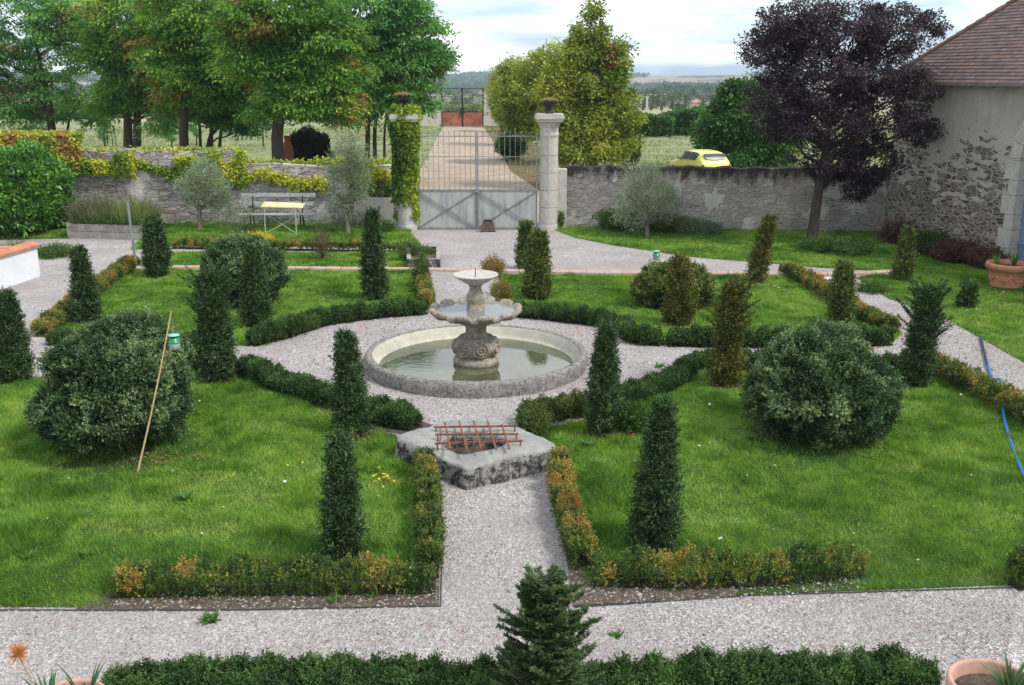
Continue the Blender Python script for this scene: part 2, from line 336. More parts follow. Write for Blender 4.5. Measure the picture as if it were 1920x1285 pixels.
# ================================================================ THE GROUND
def terr_h(x, y):
    d = np.hypot(x, y)
    z = np.interp(d, [0, 105, 135, 220, 400, 800, 1300, 1900, 2600, 3300, 4300, 9000], [0, 0, -.5, -2.4, -8.5, -15, -19, -15, -6, -12, -22, -60])
    P = np.stack([x, y, 0 * x], -1).reshape(-1, 3)
    n = (vn(P, .0011, 3) - .5).reshape(x.shape) * 9 + (vn(P, .004, 4) - .5).reshape(x.shape) * 3
    z = z + n * np.clip((d - 700) / 1500, 0, 1)
    a = np.degrees(np.arctan2(x, y))     # a wooded ridge to the left of the drive
    z = z + np.clip((2 - a) / 8, 0, 1) * np.exp(-((d - 2700) / 700) ** 2) * 9 + np.clip((a - 6) / 5, 0, 1) * np.exp(-((d - 2700) / 900) ** 2) * 3
    return z
ys = np.concatenate([np.linspace(-30, 100, 14), np.geomspace(106, 9000, 90)])
us = np.linspace(-1, 1, 161); X = us[None] * (60 + np.abs(ys[:, None]) * 1.1); Y = np.broadcast_to(ys[:, None], X.shape)
Z = terr_h(X, Y) - .02; V = np.stack([X, Y, Z], -1).reshape(-1, 3); n = len(us)
i = np.arange(len(ys) - 1)[:, None] * n; j = np.arange(n - 1)[None]
Fc = np.stack([i + j, i + j + 1, i + n + j + 1, i + n + j], -1).reshape(-1, 4)
tag(MB().add(V, Fc).build('ground', M['terrain'], smooth=True), 'pale dry meadow and far farmland falling away behind the garden walls', kind='structure')

def G(pts): return [gp(*p)[:2] for p in pts]
def sheet(name, poly, z, mat, label=None, kind='structure'):
    import bmesh
    bm = bmesh.new(); vs = [bm.verts.new((p[0], p[1], z)) for p in poly]; f = bm.faces.new(vs)
    bmesh.ops.triangulate(bm, faces=[f]); bmesh.ops.recalc_face_normals(bm, faces=bm.faces)
    if bm.faces[:][0].normal.z < 0: bmesh.ops.reverse_faces(bm, faces=bm.faces)
    me = bpy.data.meshes.new(name); bm.to_mesh(me); bm.free(); me.materials.append(mat)
    o = bpy.data.objects.new(name, me); COL.objects.link(o); return tag(o, label, kind=kind)
gravel_poly = [(-12, 3), (12.5, 3), (13.6, 28), (12.4, 34.2), (2, 36.1), (-22, 36.1), (-22, 20), (-14, 3)]
sheet('gravel_court', gravel_poly, .008, M['gravel'], 'pinkish grey gravel court and paths of the garden')
drive = G([(700, 431), (1010, 431), (1075, 395), (1012, 345), (962, 322), (940, 290), (908, 240), (833, 236), (818, 262), (800, 300), (765, 350)])
sheet('drive', drive, .003, M['drive'], 'sandy pink drive running from the grey gate to the far gate')
sheet('drive_verge', G([(1075, 400), (1150, 330), (1020, 280), (945, 236), (908, 236), (940, 290), (958, 322)]), .006, M['verge'], 'leaf littered grass verge along the right of the drive')

LAWN = {
 'front_left': [(-260, 1190), (0, 1140), (300, 1142), (815, 1130), (815, 1000), (810, 930), (765, 860), (745, 822), (640, 778), (560, 750), (455, 702), (330, 690), (0, 715), (-300, 740)],
 'front_right': [(1085, 1130), (1920, 1098), (2200, 1085), (2080, 850), (1925, 790), (1745, 695), (1290, 700), (1250, 735), (1090, 790), (1000, 812), (1046, 850), (1040, 895), (1055, 1000)],
 'back_left': [(60, 632), (260, 500), (330, 507), (785, 511), (800, 585), (700, 594), (600, 608), (500, 648), (330, 655)],
 'back_right': [(935, 516), (1470, 519), (1690, 625), (1670, 648), (1190, 648), (1150, 612), (1060, 602), (945, 590)],
 'right_side': [(1605, 521), (1700, 514), (1780, 500), (1830, 498), (1960, 520), (2150, 600), (2150, 760), (1920, 681), (1780, 602), (1665, 560)],
 'upper_right': [(1042, 433), (1060, 418), (1300, 420), (1640, 430), (1760, 480), (1790, 500), (1700, 512), (1540, 503), (1300, 483), (1150, 461), (1080, 447)],
 'upper_left': [(245, 470), (300, 418), (760, 420), (775, 445), (790, 463), (500, 464), (320, 463)],
 'strip': [(300, 474), (500, 474), (770, 474), (770, 502), (330, 501), (255, 494)],
 'laurel_corner': [(-80, 445), (125, 412), (160, 420), (132, 448), (0, 450)],
 'corner_patch': [(60, 470), (110, 463), (140, 470), (120, 482), (75, 487)],
}
LW = {k: np.array(G(v)) for k, v in LAWN.items()}
LAB = {'front_left': 'large front lawn left of the central gravel path', 'front_right': 'large front lawn right of the central gravel path',
 'back_left': 'back lawn left of the fountain', 'back_right': 'back lawn right of the fountain', 'right_side': 'lawn with the terracotta pot beside the barn',
 'upper_right': 'lawn under the purple tree and right hand wall', 'upper_left': 'lawn around the bench by the left wall',
 'strip': 'narrow grass strip before the pink kerb', 'laurel_corner': 'grass corner in front of the laurel', 'corner_patch': 'small grass patch by the white wall'}
for k, p in LW.items(): sheet('lawn', p, .02, M['turf'], LAB[k])
sheet('soil_border', G([(140, 1147), (480, 1147), (823, 1140), (826, 925), (800, 925), (795, 1085), (420, 1095), (225, 1108), (170, 1128)]), .026, M['soil'], 'bare soil border under the left front hedge')
sheet('soil_border', G([(1040, 895), (1075, 1140), (1380, 1122), (1380, 1080), (1100, 1085), (1065, 895)]), .026, M['soil'], 'bare soil border under the right front hedge')
sheet('soil_border', G([(1620, 440), (1665, 438), (1900, 500), (1880, 512), (1780, 490)]), .026, M['soil'], 'shaded soil strip at the foot of the barn')
for nm, a in (('path_edge', [(455, 712), (640, 795), (800, 825), (812, 800), (700, 775), (600, 748), (455, 692)]),):
    sheet('soil_border', G(a), .026, M['soil'], 'dark soil under the curved box hedge left of the fountain')
# steel edging, pink kerb
m = MB()
e = [np.append(p, .03) for p in G([(-200, 1165), (0, 1147), (400, 1148), (827, 1139), (829, 1050), (822, 922)])]
for a, b in zip(e[:-1], e[1:]): m.bar(a - (0, 0, .016), b - (0, 0, .016), .004, .026)
e = [np.append(p, .03) for p in G([(1040, 905), (1078, 1142), (1400, 1120), (1920, 1104), (2100, 1096)])]
for a, b in zip(e[:-1], e[1:]): m.bar(a - (0, 0, .016), b - (0, 0, .016), .004, .026)
tag(m.build('lawn_edging', M['edging']), 'thin grey steel edging between front lawns and gravel', 'edging')
def kerb(pts, label, wd=.16, h=.09):
    r = thing('terracotta_kerb', gp(*pts[0]), label, 'kerb', 'pink terracotta kerbs across the garden')
    rng = np.random.default_rng(int(pts[0][0])); P = [gp(*p) for p in pts]; 
    m = MB(); 
    for a, b in zip(P[:-1], P[1:]):
        L_ = np.linalg.norm(b - a); k = max(1, int(L_ / .42))
        for q in range(k):
            u, v = a + (b - a) * (q + .02) / k, a + (b - a) * (q + .98) / k
            pp = [(-.5, 0), (-.5, .6), (-.25, 1), (.25, 1), (.5, .6), (.5, 0)]; s_ = nrm(np.cross(v - u, (0, 0, 1)))
            V = [w_ + s_ * x_ * wd + np.array([0, 0, y_ * h + rng.uniform(-.004, .004)]) for w_ in (u, v) for x_, y_ in pp]
            m.add(V, [[i_, i_ + 1, i_ + 7, i_ + 6] for i_ in range(5)]); m.add(V, [[0, 1, 4, 5], [1, 2, 3, 4], [6, 7, 10, 11], [7, 8, 9, 10]])
    m.build('kerb_tiles', M['kerb'], r); return r
kerb([(325, 504), (470, 505), (640, 507), (800, 508), (870, 510)], 'pink tile kerb from the left yews to behind the fountain')
kerb([(880, 510), (1100, 514), (1300, 516), (1460, 517), (1640, 517)], 'pink tile kerb behind the right back lawn')
kerb([(1600, 522), (1640, 514), (1700, 510)], 'short pink kerb turning along the right lawn', .22)
m = MB(); a, b = gp(1536, 527), gp(1562, 527); m.bar(a + (0, 0, .03), b + (0, 0, .03), .3, .08)
tag(m.build('pale_slab', M['white']), 'small white slab on the path beside the yellowing hedge', 'slab')

# ================================================================ WALLS, PILLARS, GATES
WY = 36.0
def wall_strip(m, prof, y0, y1, th, rough=.035, seed=1):
    # prof: list of (x, ztop); a wall between (x0,y0)-(x1,y1) with an irregular top and worn faces
    xs = []; 
    for (xa, za), (xb, zb) in zip(prof[:-1], prof[1:]):
        k = max(2, int(abs(xb - xa) / .22)); xs += [(xa + (xb - xa) * q / k, za + (zb - za) * q / k) for q in range(k)]
    xs.append(prof[-1]); xs = np.array(xs); n = len(xs); rows = 12
    t = (xs[:, 0] - xs[0, 0]) / (xs[-1, 0] - xs[0, 0]); yy = y0 + (y1 - y0) * t
    P0 = np.stack([xs[:, 0], 0 * yy, yy], -1)
    zt = xs[:, 1] + (vn(P0, 1.8, seed) - .5) * .10 + (vn(P0, 5, seed + 1) - .5) * .05
    V = []; 
    for r in range(rows + 1):
        z = zt * r / rows; P = np.stack([xs[:, 0], yy, z], -1); off = (vn(P, 1.1, seed + 2) - .5) * rough * 3 + (vn(P, 4.5, seed + 3) - .5) * rough
        V.append(np.stack([xs[:, 0], yy - th / 2 + off, z], -1))
    V.append(np.stack([xs[:, 0], yy - th * .15, zt + .05], -1)); V.append(np.stack([xs[:, 0], yy + th / 2, zt], -1)); V.append(np.stack([xs[:, 0], yy + th / 2, zt * 0 - .02], -1))
    V = np.array(V); R = len(V); idx = np.arange(R * n).reshape(R, n)
    m.add(V.reshape(-1, 3), np.stack([idx[:-1, :-1], idx[:-1, 1:], idx[1:, 1:], idx[1:, :-1]], -1).reshape(-1, 4))
    for e_ in (0, n - 1): m.add(V[:, e_], [[0, 4, 8, rows], [rows, rows + 1, rows + 2, rows + 3], [rows, rows + 3, 0, 0]][:2]); m.add(V[:, e_], [[0, rows, rows + 3]])
    return m
xw = lambda px, py=420: xat(px, WY)
zw = lambda py: zat(py, WY)
m = MB(); wall_strip(m, [(xat(-260, WY), zw(258)), (xat(150, WY), zw(256))], WY - .1, WY - .1, .5, seed=5)
tag(m.build('garden_wall', M['wall_left'], smooth=False), 'tallest left stretch of stone wall hidden under yellow ivy behind the laurel', 'wall')
m = MB(); wall_strip(m, [(xat(150.5, WY), zw(283)), (xat(455, WY), zw(281)), (xat(457, WY), zw(309)), (xat(745, WY), zw(309))], WY, WY, .5, seed=7)
tag(m.build('garden_wall', M['wall_left']), 'pale stepped stone wall behind the bench, left of the ivy pillar', 'wall')
BC = np.array([xat(1657, 33.7), 33.7])                         # corner of the barn
RY0 = 35.2
m = MB(); wall_strip(m, [(xat(1058, RY0), zat(312, RY0)), (BC[0] + .5, zat(318, 33.9))], RY0, 33.9, .5, seed=11)
tag(m.build('garden_wall', M['wall_right']), 'grey rendered wall with dark mossy top, right of the gate', 'wall')

PY = 34.45
def pillar(px, name, label, w=.33, top=None):
    x = xat(px, PY); r = thing(name, (x, PY, 0), label, 'pillar')
    zt = zat(213, PY); zc = zat(238, PY)
    m = MB(); R = w
    def rf(rr, zz, t): return rr + (vn(np.stack([np.cos(t) + 0 * rr, np.sin(t) + 0 * rr, zz], -1).reshape(-1, 3), 2.2, 3).reshape(rr.shape) - .5) * .02, zz
    pr = [(R * 1.08, 0), (R * 1.06, .12), (R * 1.0, .2)]
    for q in range(1, 6):
        zq = .2 + (zc - .35 - .2) * q / 5; pr += [(R * (1 - .015 * q), zq - .018), (R * (1 - .015 * q) - .03, zq - .006), (R * (1 - .015 * q), zq + .005)]
    pr += [(R * .93, zc - .3), (R * .99, zc - .28), (R * .99, zc - .22), (R * .93, zc - .2), (R * .93, zc)]
    m.lathe(pr, (x, PY, 0), 28, rf=rf); m.build('shaft', M['limestone'], r)
    m = MB(); m.box((x, PY - R * .15, zc * .5 + .1), (.045, R * 1.74, zc - .25)); m.build('pilaster', M['limestone'], r) if name == 'stone_pillar' else None
    m = MB()
    hgt = zt - zc
    m.lathe([(R * .95, zc - .02), (R * 1.02, zc + hgt * .1), (R * 1.14, zc + hgt * .3), (R * 1.30, zc + hgt * .42), (.001, zc + hgt * .42)], (x, PY, 0), 32)
    for a, z0, z1 in ((R * 2.66, .42, .60), (R * 2.86, .60, .88), (R * 2.74, .88, 1.0)): m.box((x, PY, zc + hgt * (z0 + z1) / 2), (a, a, hgt * (z1 - z0) - .004), .04)
    c_ = m.build('capital', M['limestone'], r); return r, x, zt
pr_, PRX, PZT = pillar(1028, 'stone_pillar', 'bare pale round stone pillar with capital, right of the gate')
pl_, PLX, _ = pillar(764, 'ivy_pillar', 'stone pillar almost hidden under green and yellow ivy, left of the gate')
m = MB(); m.box(((xat(1047, PY) + xat(1057, PY)) / 2 + .02, PY + .25, zat(318, PY) / 2), (.32, .5, zat(318, PY)))
tag(m.build('stone_pier', M['limestone']), 'narrow dressed stone pier between the bare pillar and the right wall', 'pier')
m = MB(); m.box((xat(748, PY), PY + .25, zat(335, PY) / 2), (.34, .5, zat(335, PY)))
tag(m.build('stone_pier', M['limestone']), 'narrow dressed stone pier against the ivy pillar', 'pier')
m = MB(); m.box((xat(703, 35.3) , 35.55, zat(372, 35.3) / 2), (1.5, .12, zat(372, 35.3)))
tag(m.build('rendered_plinth', M['limestone']), 'smooth pale rendered patch at the foot of the wall left of the ivy pillar', 'plinth')

def urn(x, y, z, label):
    r = thing('iron_urn', (x, y, z), label, 'urn', 'black urns on the gate pillars')
    m = MB(); m.box((x, y, z + .03), (.26, .26, .06))
    m.lathe([(.10, z + .06), (.055, z + .12), (.06, z + .16), (.10, z + .19), (.19, z + .24), (.21, z + .30), (.19, z + .34), (.26, z + .42), (.30, z + .44), (.27, z + .445), (.17, z + .40), (.001, z + .39)], (x, y, 0), 24)
    m.build('bowl', M['rust' if False else 'iron'], r, smooth=True)
    for s_ in (-1, 1):
        t = np.linspace(-1.2, 2.6, 12); P = np.stack([x + s_ * (.29 + .09 * np.cos(t)), y + 0 * t, z + .34 + .10 * np.sin(t)], -1)
        MB().tube(P, .014, 6).build('handle', M['iron'], r)
    rng = np.random.default_rng(4); k = 900; a = rng.uniform(0, 6.28, k); rr = .30 * np.sqrt(rng.uniform(0, 1, k))
    P = np.stack([x + rr * np.cos(a), y + rr * np.sin(a), z + .42 + .1 * (1 - (rr / .3) ** 2) * rng.uniform(.2, 1, k)], -1)
    D = nrm(rng.normal(0, 1, (k, 3)) * (1, 1, .4)); c = C(.42, .33, .14) * rng.uniform(.5, 1.2, (k, 1))
    m = MB(); leafadd(m, P, D, .07, .02, c, rng); m.build('dry_plant', M['leaf'], r); return r

def leafadd(m, P, D, Ln, Wd, col, rng, fold=0.15, up=None, mi=0):
    k = len(P); Ln = np.broadcast_to(Ln, (k,))[:, None]; Wd = np.broadcast_to(Wd, (k,))[:, None]
    R = rng.normal(0, 1, (k, 3)) if up is None else rng.normal(0, .5, (k, 3)) + np.array(up)
    S = nrm(np.cross(D, R)); Nn = np.cross(S, D)
    A = P; B = P + D * Ln * .5 + S * Wd * .5 + Nn * Wd * fold; Cc = P + D * Ln; E = P + D * Ln * .5 - S * Wd * .5 + Nn * Wd * fold
    V = np.stack([A, B, Cc, E], 1).reshape(-1, 3); Fc = np.arange(4 * k).reshape(k, 4); return m.add(V, Fc, col, mi)
urn(PRX, PY, PZT, 'black iron urn of dry plants on the bare right pillar')
urn(PLX, PY, PZT + .18, 'black iron urn of dry plants on the ivy covered left pillar')
MB().box((PLX, PY, PZT + .09), (.5, .5, .18)).build('cap_block', M['limestone'], pl_)

# near gate
GY = 34.35; x0, x1, xm = xat(786, GY), xat(1006, GY), xat(895, GY)
zb, zp, zm, zt = .06, zat(357, GY), zat(294, GY), zat(254, GY)
g = thing('metal_gate', (xm, GY, 0), 'closed grey double gate of thin bars over sheet panels with crossed braces', 'gate')
for s_, (a, b) in ((0, (x0, xm - .03)), (1, (xm + .03, x1))):
    lf = MB(); lf.box(((a + b) / 2, GY, (zb + zp) / 2), (b - a, .012, zp - zb)); lp = lf.build('leaf_panel', M['gatesheet'], g)
    f = MB()
    for zz, hh in ((zb, .05), (zp, .06)): f.box(((a + b) / 2, GY, zz), (b - a, .05, hh))
    for xx in (a, b): f.box((xx, GY, (zb + zt) / 2), (.045, .045, zt - zb + (.2 if xx in (xm - .03, xm + .03) else 0)))
    f.box(((a + b) / 2, GY, zm), (b - a, .03, .02)); f.box(((a + b) / 2, GY, zt - .03), (b - a, .035, .035)); f.build('frame', M['bars'], g)
    br = MB(); br.bar((a, GY - .03, zb + .03), (b, GY - .03, zp - .03), .045, .02); br.bar((a, GY - .05, zp - .03), (b, GY - .05, zb + .03), .045, .02); br.build('cross_brace', M['bars'], g)
    kk = 11
    for q in range(1, kk):
        xx = a + (b - a) * q / kk; tip = .10 + .03 * (q % 2)
        bm_ = MB(); bm_.tube([(xx, GY, zp), (xx, GY, zt + .02)], .0095, 6); bm_.tube([(xx, GY, zt + .02), (xx, GY, zt + .06), (xx, GY, zt + tip + .04)], [.0095, .02, .002], 6); bm_.build('bar', M['bars'], g)
lk = MB(); lk.box((xm, GY - .05, zp), (.16, .08, .13)); lk.tube([(xm, GY - .05, zb), (xm, GY - .05, zp)], .016, 6); lk.build('lock', M['steel'], g)
q = gp(915, 435); g2 = thing('gate_stop', q, 'small rusty iron gate stop standing on the gravel before the gate', 'gate stop')
m = MB(); m.add([q + C(*p) for p in [(-.26, -.16, 0), (.26, -.16, 0), (.26, .16, 0), (-.26, .16, 0), (-.17, -.1, .36), (.17, -.1, .36), (.17, .1, .36), (-.17, .1, .36)]], [[0, 1, 5, 4], [1, 2, 6, 5], [2, 3, 7, 6], [3, 0, 4, 7], [4, 5, 6, 7]]); m.build('body', M['stop'], g2)
MB().box(q + C(0, 0, .39), (.26, .16, .05)).build('cap', M['iron'], g2)

# far gate
FY = 103.0; fx0, fx1 = xat(829, FY), xat(906, FY); fz1, fz2 = zat(210, FY), zat(166, FY)
g = thing('far_gate', ((fx0 + fx1) / 2, FY, 0), 'tall distant double gate with rusty red lower panels at the end of the drive', 'gate')
fm = (fx0 + fx1) / 2
for a, b in ((fx0, fm - .03), (fm + .03, fx1)):
    MB().box(((a + b) / 2, FY, fz1 / 2 + .04), (b - a, .03, fz1 - .08)).build('leaf_panel', M['rustsheet'], g)
    f = MB(); f.box(((a + b) / 2, FY, fz2), (b - a, .05, .06)); f.box(((a + b) / 2, FY, fz1), (b - a, .06, .08))
    for xx in (a, b): f.box((xx, FY, fz2 / 2), (.09, .08, fz2 + .1))
    f.build('frame', M['iron'], g)
    for q in range(1, 14): MB().bar((a + (b - a) * q / 14, FY, fz1), (a + (b - a) * q / 14, FY, fz2 + .12), .026).build('bar', M['bars'], g)
MB().box((fm, FY - .08, fz1 + .1), (.35, .1, .6)).build('lock', M['iron'], g)
def xzwall(pts, y, th, label):
    m = MB(); P = np.array([at(a, b, y) for a, b in pts]); n_ = len(P)
    V = np.vstack([P, P + (0, th, 0)]); m.add(V, [[i_ for i_ in range(n_)]]); m.add(V, [[i_, n_ + i_, n_ + (i_ + 1) % n_, (i_ + 1) % n_] for i_ in range(n_)]); m.add(V, [[2 * n_ - 1 - i_ for i_ in range(n_)]])
    return tag(m.build('gate_wall', M['limestone']), label, 'wall')
xzwall([(760, 234), (827, 234), (827, 178), (823, 180), (819, 200), (811, 213), (790, 219), (760, 221)], FY, .6, 'low pale stone wall curving down left of the far gate')
xzwall([(908, 234), (985, 236), (985, 229), (945, 224), (936, 210), (927, 196), (921, 176), (908, 173)], FY, .6, 'pale block wall sweeping down right of the far gate')

# ================================================================ BARN
D1 = nrm(np.array([xat(1900, 27.8), 27.8]) - BC); INW = np.array([-D1[1], D1[0]]); INW = INW if INW[0] > 0 else -INW
EZ = 5.17; LEN, WID = 16.0, 9.0
barn = thing('stone_barn', (BC[0], BC[1], 0), 'old plastered rubble stone barn with a hipped brown tile roof', 'barn')
def bw(u, v, z): p = BC + D1 * u + INW * v; return np.array([p[0], p[1], z])
DU0, DU1 = 5.92, 8.5; SPZ = zat(298, BC[1] + D1[1] * DU0); DC = (DU0 + DU1) / 2; DR = (DU1 - DU0) / 2
m = MB()
def face_grid(m, u0, u1, z0f, z1f, v0=0.0, n=40, rows=14):
    U = np.linspace(u0, u1, n); V = []
    for r in range(rows + 1):
        z = np.array([z0f(u) + (z1f(u) - z0f(u)) * r / rows for u in U]); P = np.array([bw(u, v0, zz) for u, zz in zip(U, z)])
        off = (vn(P, 1.0, 21) - .5) * .07 + (vn(P, 4.5, 22) - .5) * .03; P[:, :2] -= INW[None] * off[:, None]; V.append(P)
    idx = np.arange((rows + 1) * n).reshape(rows + 1, n)
    m.add(np.array(V).reshape(-1, 3), np.stack([idx[:-1, :-1], idx[:-1, 1:], idx[1:, 1:], idx[1:, :-1]], -1).reshape(-1, 4))
face_grid(m, 0, DU0 - .3, lambda u: 0, lambda u: EZ); face_grid(m, DU1 + .3, LEN, lambda u: 0, lambda u: EZ, rows=6)
arch = lambda u: SPZ + math.sqrt(max((DR + .3) ** 2 - (u - DC) ** 2, 0))
face_grid(m, DU0 - .3, DU1 + .3, arch, lambda u: EZ, n=30, rows=6)
P = [bw(0, 0, 0), bw(0, WID, 0), bw(0, WID, EZ), bw(0, 0, EZ)]; m.add(P, [[0, 1, 2, 3]]); P = [bw(LEN, 0, 0), bw(LEN, WID, 0), bw(LEN, WID, EZ), bw(LEN, 0, EZ)]; m.add(P, [[0, 1, 2, 3]])
P = [bw(0, WID, 0), bw(LEN, WID, 0), bw(LEN, WID, EZ), bw(0, WID, EZ)]; m.add(P, [[0, 1, 2, 3]])
m.build('wall', M['barn_wall'], barn)
m = MB()   # dressed stone jambs and arch
for side, uu in ((-1, DU0), (1, DU1)):
    z = 0; k = 0
    while z < SPZ - .05:
        h = min(.42 + .12 * (k % 2), SPZ - z); w_ = .34 + .18 * (k % 2); a = uu - w_ if side < 0 else uu; b = uu if side < 0 else uu + w_
        P = [bw(u, v, zz) for u in (a, b) for v in (-.07, .5) for zz in (z + .006, z + h - .006)]
        m.add(P, [[0, 1, 5, 4], [0, 2, 3, 1], [4, 5, 7, 6], [1, 3, 7, 5], [2, 6, 7, 3]]); z += h; k += 1
na = 11
for q in range(na):
    t0, t1 = math.pi * (q + .015) / na, math.pi * (q + .985) / na; P = []
    for t_ in (t0, t1):
        for rr in (DR, DR + .42):
            for v in (-.07, .5): P.append(bw(DC - rr * math.cos(t_), v, SPZ + rr * math.sin(t_)))
    m.add(P, [[0, 2, 6, 4], [0, 1, 3, 2], [4, 6, 7, 5], [2, 3, 7, 6], [0, 4, 5, 1]])
m.build('door_surround', M['limestone'], barn)
dr = MB(); nb = 12
for q in range(nb):
    a, b = DU0 + (DU1 - DU0) * (q + .02) / nb, DU0 + (DU1 - DU0) * (q + .98) / nb; zz = SPZ + math.sqrt(max(DR ** 2 - ((a + b) / 2 - DC) ** 2, 0))
    P = [bw(u, v, z) for u in (a, b) for v in (.22, .28) for z in (.03, zz)]; dr.add(P, [[0, 1, 5, 4], [0, 2, 3, 1], [4, 5, 7, 6]])
d_ = dr.build('door', M['blue'], barn)
for zz in (.6, 2.2): MB().bar(bw(DU0 + .05, .19, zz), bw(DU1 - .05, .19, zz), .1, .04).build('door_rail', M['blue'], d_)

# roof
TS = .93; OV = .35; HS = 1.0
def rp(u, v): return bw(u, v, EZ + .08 + (v) * TS)             # on the near slope, v measured inwards (negative = overhang)
rng = np.random.default_rng(9); m = MB(); row = 0; v = -OV; cols = []; Vv = []; dv = .105
while v < WID / 2:
    ulo = -OV + (v + OV) * HS; uhi = LEN + OV - (v + OV) * HS; tw = .17; nn_ = max(1, int((uhi - ulo) / tw)); U = ulo + (uhi - ulo) * np.arange(nn_) / nn_; U2 = ulo + (uhi - ulo) * (np.arange(nn_) + .97) / nn_
    for a, b in zip(U, U2):
        l0 = .030 + rng.uniform(-.004, .006); o0 = rp(a, v); o1 = rp(b, v); o2 = rp(b, v + dv * 1.08); o3 = rp(a, v + dv * 1.08); up_ = np.array([0, 0, l0]); lo_ = np.array([0, 0, .004])
        Vv += [o0 + up_, o1 + up_, o2 + lo_, o3 + lo_, o0, o1]
        c0 = [(.185, .135, .125), (.22, .155, .14), (.15, .115, .11), (.20, .14, .125), (.27, .15, .115)][rng.choice(5, p=[.3, .25, .22, .17, .06])]
        c1 = np.array(c0) * rng.uniform(.85, 1.15); cols += [c1, c1 * .9]
    v += dv
k = len(Vv) // 6; i6 = np.arange(k)[:, None] * 6
m.add(Vv, np.stack([i6 + [0, 1, 2, 3], i6 + [4, 5, 1, 0]], 1).reshape(-1, 4), np.array(cols))
zr = EZ + .08 + WID / 2 * TS; h2 = (WID / 2 + OV) * HS - OV
A_, B_ = bw(-OV, -OV, EZ + .07 - OV * TS), bw(-OV, WID + OV, EZ + .07 - OV * TS); R1, R2 = bw(h2, WID / 2, zr), bw(LEN - h2, WID / 2, zr)
Cc, Dd = bw(LEN + OV, -OV, A_[2]), bw(LEN + OV, WID + OV, A_[2])
m.add([A_, B_, R1], [[0, 1, 2]], (.17, .10, .08)); m.add([B_, Dd, R2, R1], [[0, 1, 2, 3]], (.17, .10, .08)); m.add([Dd, Cc, R2], [[0, 1, 2]], (.17, .10, .08))
m.add([A_ - (0, 0, .02), Cc - (0, 0, .02), R2 - (0, 0, .02), R1 - (0, 0, .02)], [[0, 1, 2, 3]], (.1, .08, .07))
M['tiles'] = attr('roof_tile', .85, .2, .003, 30, .3)
rf_ = m.build('roof', M['tiles'], barn)
m = MB(); nh = 26
for q in range(nh):
    a = A_ + (R1 - A_) * q / nh; b = A_ + (R1 - A_) * (q + 1.08) / nh; m.tube([a + (0, 0, .05), b + (0, 0, .035)], [.085, .07], 8, col=C(.24, .13, .10) * rng.uniform(.8, 1.2))
m.build('hip_tiles', M['tiles'], rf_)
m = MB(); P = [A_ + (0, 0, -.01), Cc + (0, 0, -.01)]; m.bar(P[0], P[1], .07, .10); m.build('gutter', M['roofedge'], rf_)
for q in range(34):
    u = .1 + q * .47
    if u > 15.5: break
    MB().bar(bw(u, -OV + .04, EZ - .30), bw(u, .15, EZ - .08), .09, .11).build('rafter_end', M['oak'], rf_)

# ================================================================ FOUNTAIN
FYc = 17.80; FX = xat(893, FYc); fo = thing('fountain', (FX, FYc, 0), 'tiered stone fountain with scalloped bowl standing in a round pool', 'fountain')
RR = 2.03
def rfn(rr, zz, t): 
    Q = np.stack([np.cos(t) * rr, np.sin(t) * rr, zz], -1).reshape(-1, 3); return rr + (vn(Q, 3, 8).reshape(rr.shape) - .5) * .035, zz + (vn(Q, 2.5, 9).reshape(rr.shape) - .5) * .02 * (zz > .2) * .7
m = MB(); m.lathe([(RR + .01, 0), (RR + .02, .12), (RR + .01, .23), (RR - .01, .265), (RR - .06, .28), (RR - .11, .275), (RR - .13, .26)], (FX, FYc, 0), 120, rf=rfn); m.build('basin_rim', M['rim'], fo, smooth=True)
m = MB(); m.lathe([(RR - .13, .26), (RR - .15, .24), (RR - .18, .12), (RR - .26, .03), (RR - .32, .025)], (FX, FYc, 0), 96); m.build('basin_inner', M['cream'], fo, smooth=True)
t = np.linspace(0, 2 * math.pi, 97)[:-1]; P = np.stack([FX + (RR - .24) * np.cos(t), FYc + (RR - .24) * np.sin(t), 0 * t + .045], -1)
MB().add(np.vstack([P, [[FX, FYc, .045]]]), [[i_, (i_ + 1) % 96, 96] for i_ in range(96)]).build('pool_water', M['water'], fo)
Z = lambda py: zat(py, FYc); r_ = lambda w: w / F * (FYc * CP + 4 * SP)
z0 = .0
def rosette(rr, zz, t):
    band = np.exp(-((zz - Z(648)) / .10) ** 2)
    d = np.zeros_like(rr)
    for q in range(7):
        da = ((t - q * 2 * math.pi / 7 + .42 + math.pi) % (2 * math.pi)) - math.pi; rad = np.hypot(da * .40, (zz - Z(649))); d = np.maximum(d, np.where(rad < .15, .022 + .024 * np.cos(rad * 95), 0))
        d = d + np.where(np.abs(np.abs(da) - .42) < .03, .02, 0) * band
    return rr + d, zz
m = MB(); m.lathe([(r_(36), .0), (r_(36), Z(686)), (r_(39), Z(683)), (r_(43), Z(679)), (r_(44), Z(674)), (r_(42), Z(669)), (r_(36), Z(666)), (r_(32), Z(664))], (FX, FYc, 0), 48); m.build('base_ring', M['fount'], fo, smooth=True)
zs = np.linspace(0, 1, 40); pr = [(r_(31 + 12.5 * max(math.sin(math.pi * u), 0) ** .55 - 3 * u), Z(665) + (Z(629) - Z(665)) * u) for u in zs]
m = MB(); m.lathe(pr, (FX, FYc, 0), 220, rf=rosette); m.build('carved_bulb', M['fount'], fo, smooth=True)
m = MB(); m.lathe([(r_(29), Z(631)), (r_(22), Z(627)), (r_(19), Z(620)), (r_(20), Z(613)), (r_(25), Z(606))], (FX, FYc, 0), 40); m.build('stem', M['fount'], fo, smooth=True)
zl = Z(583)
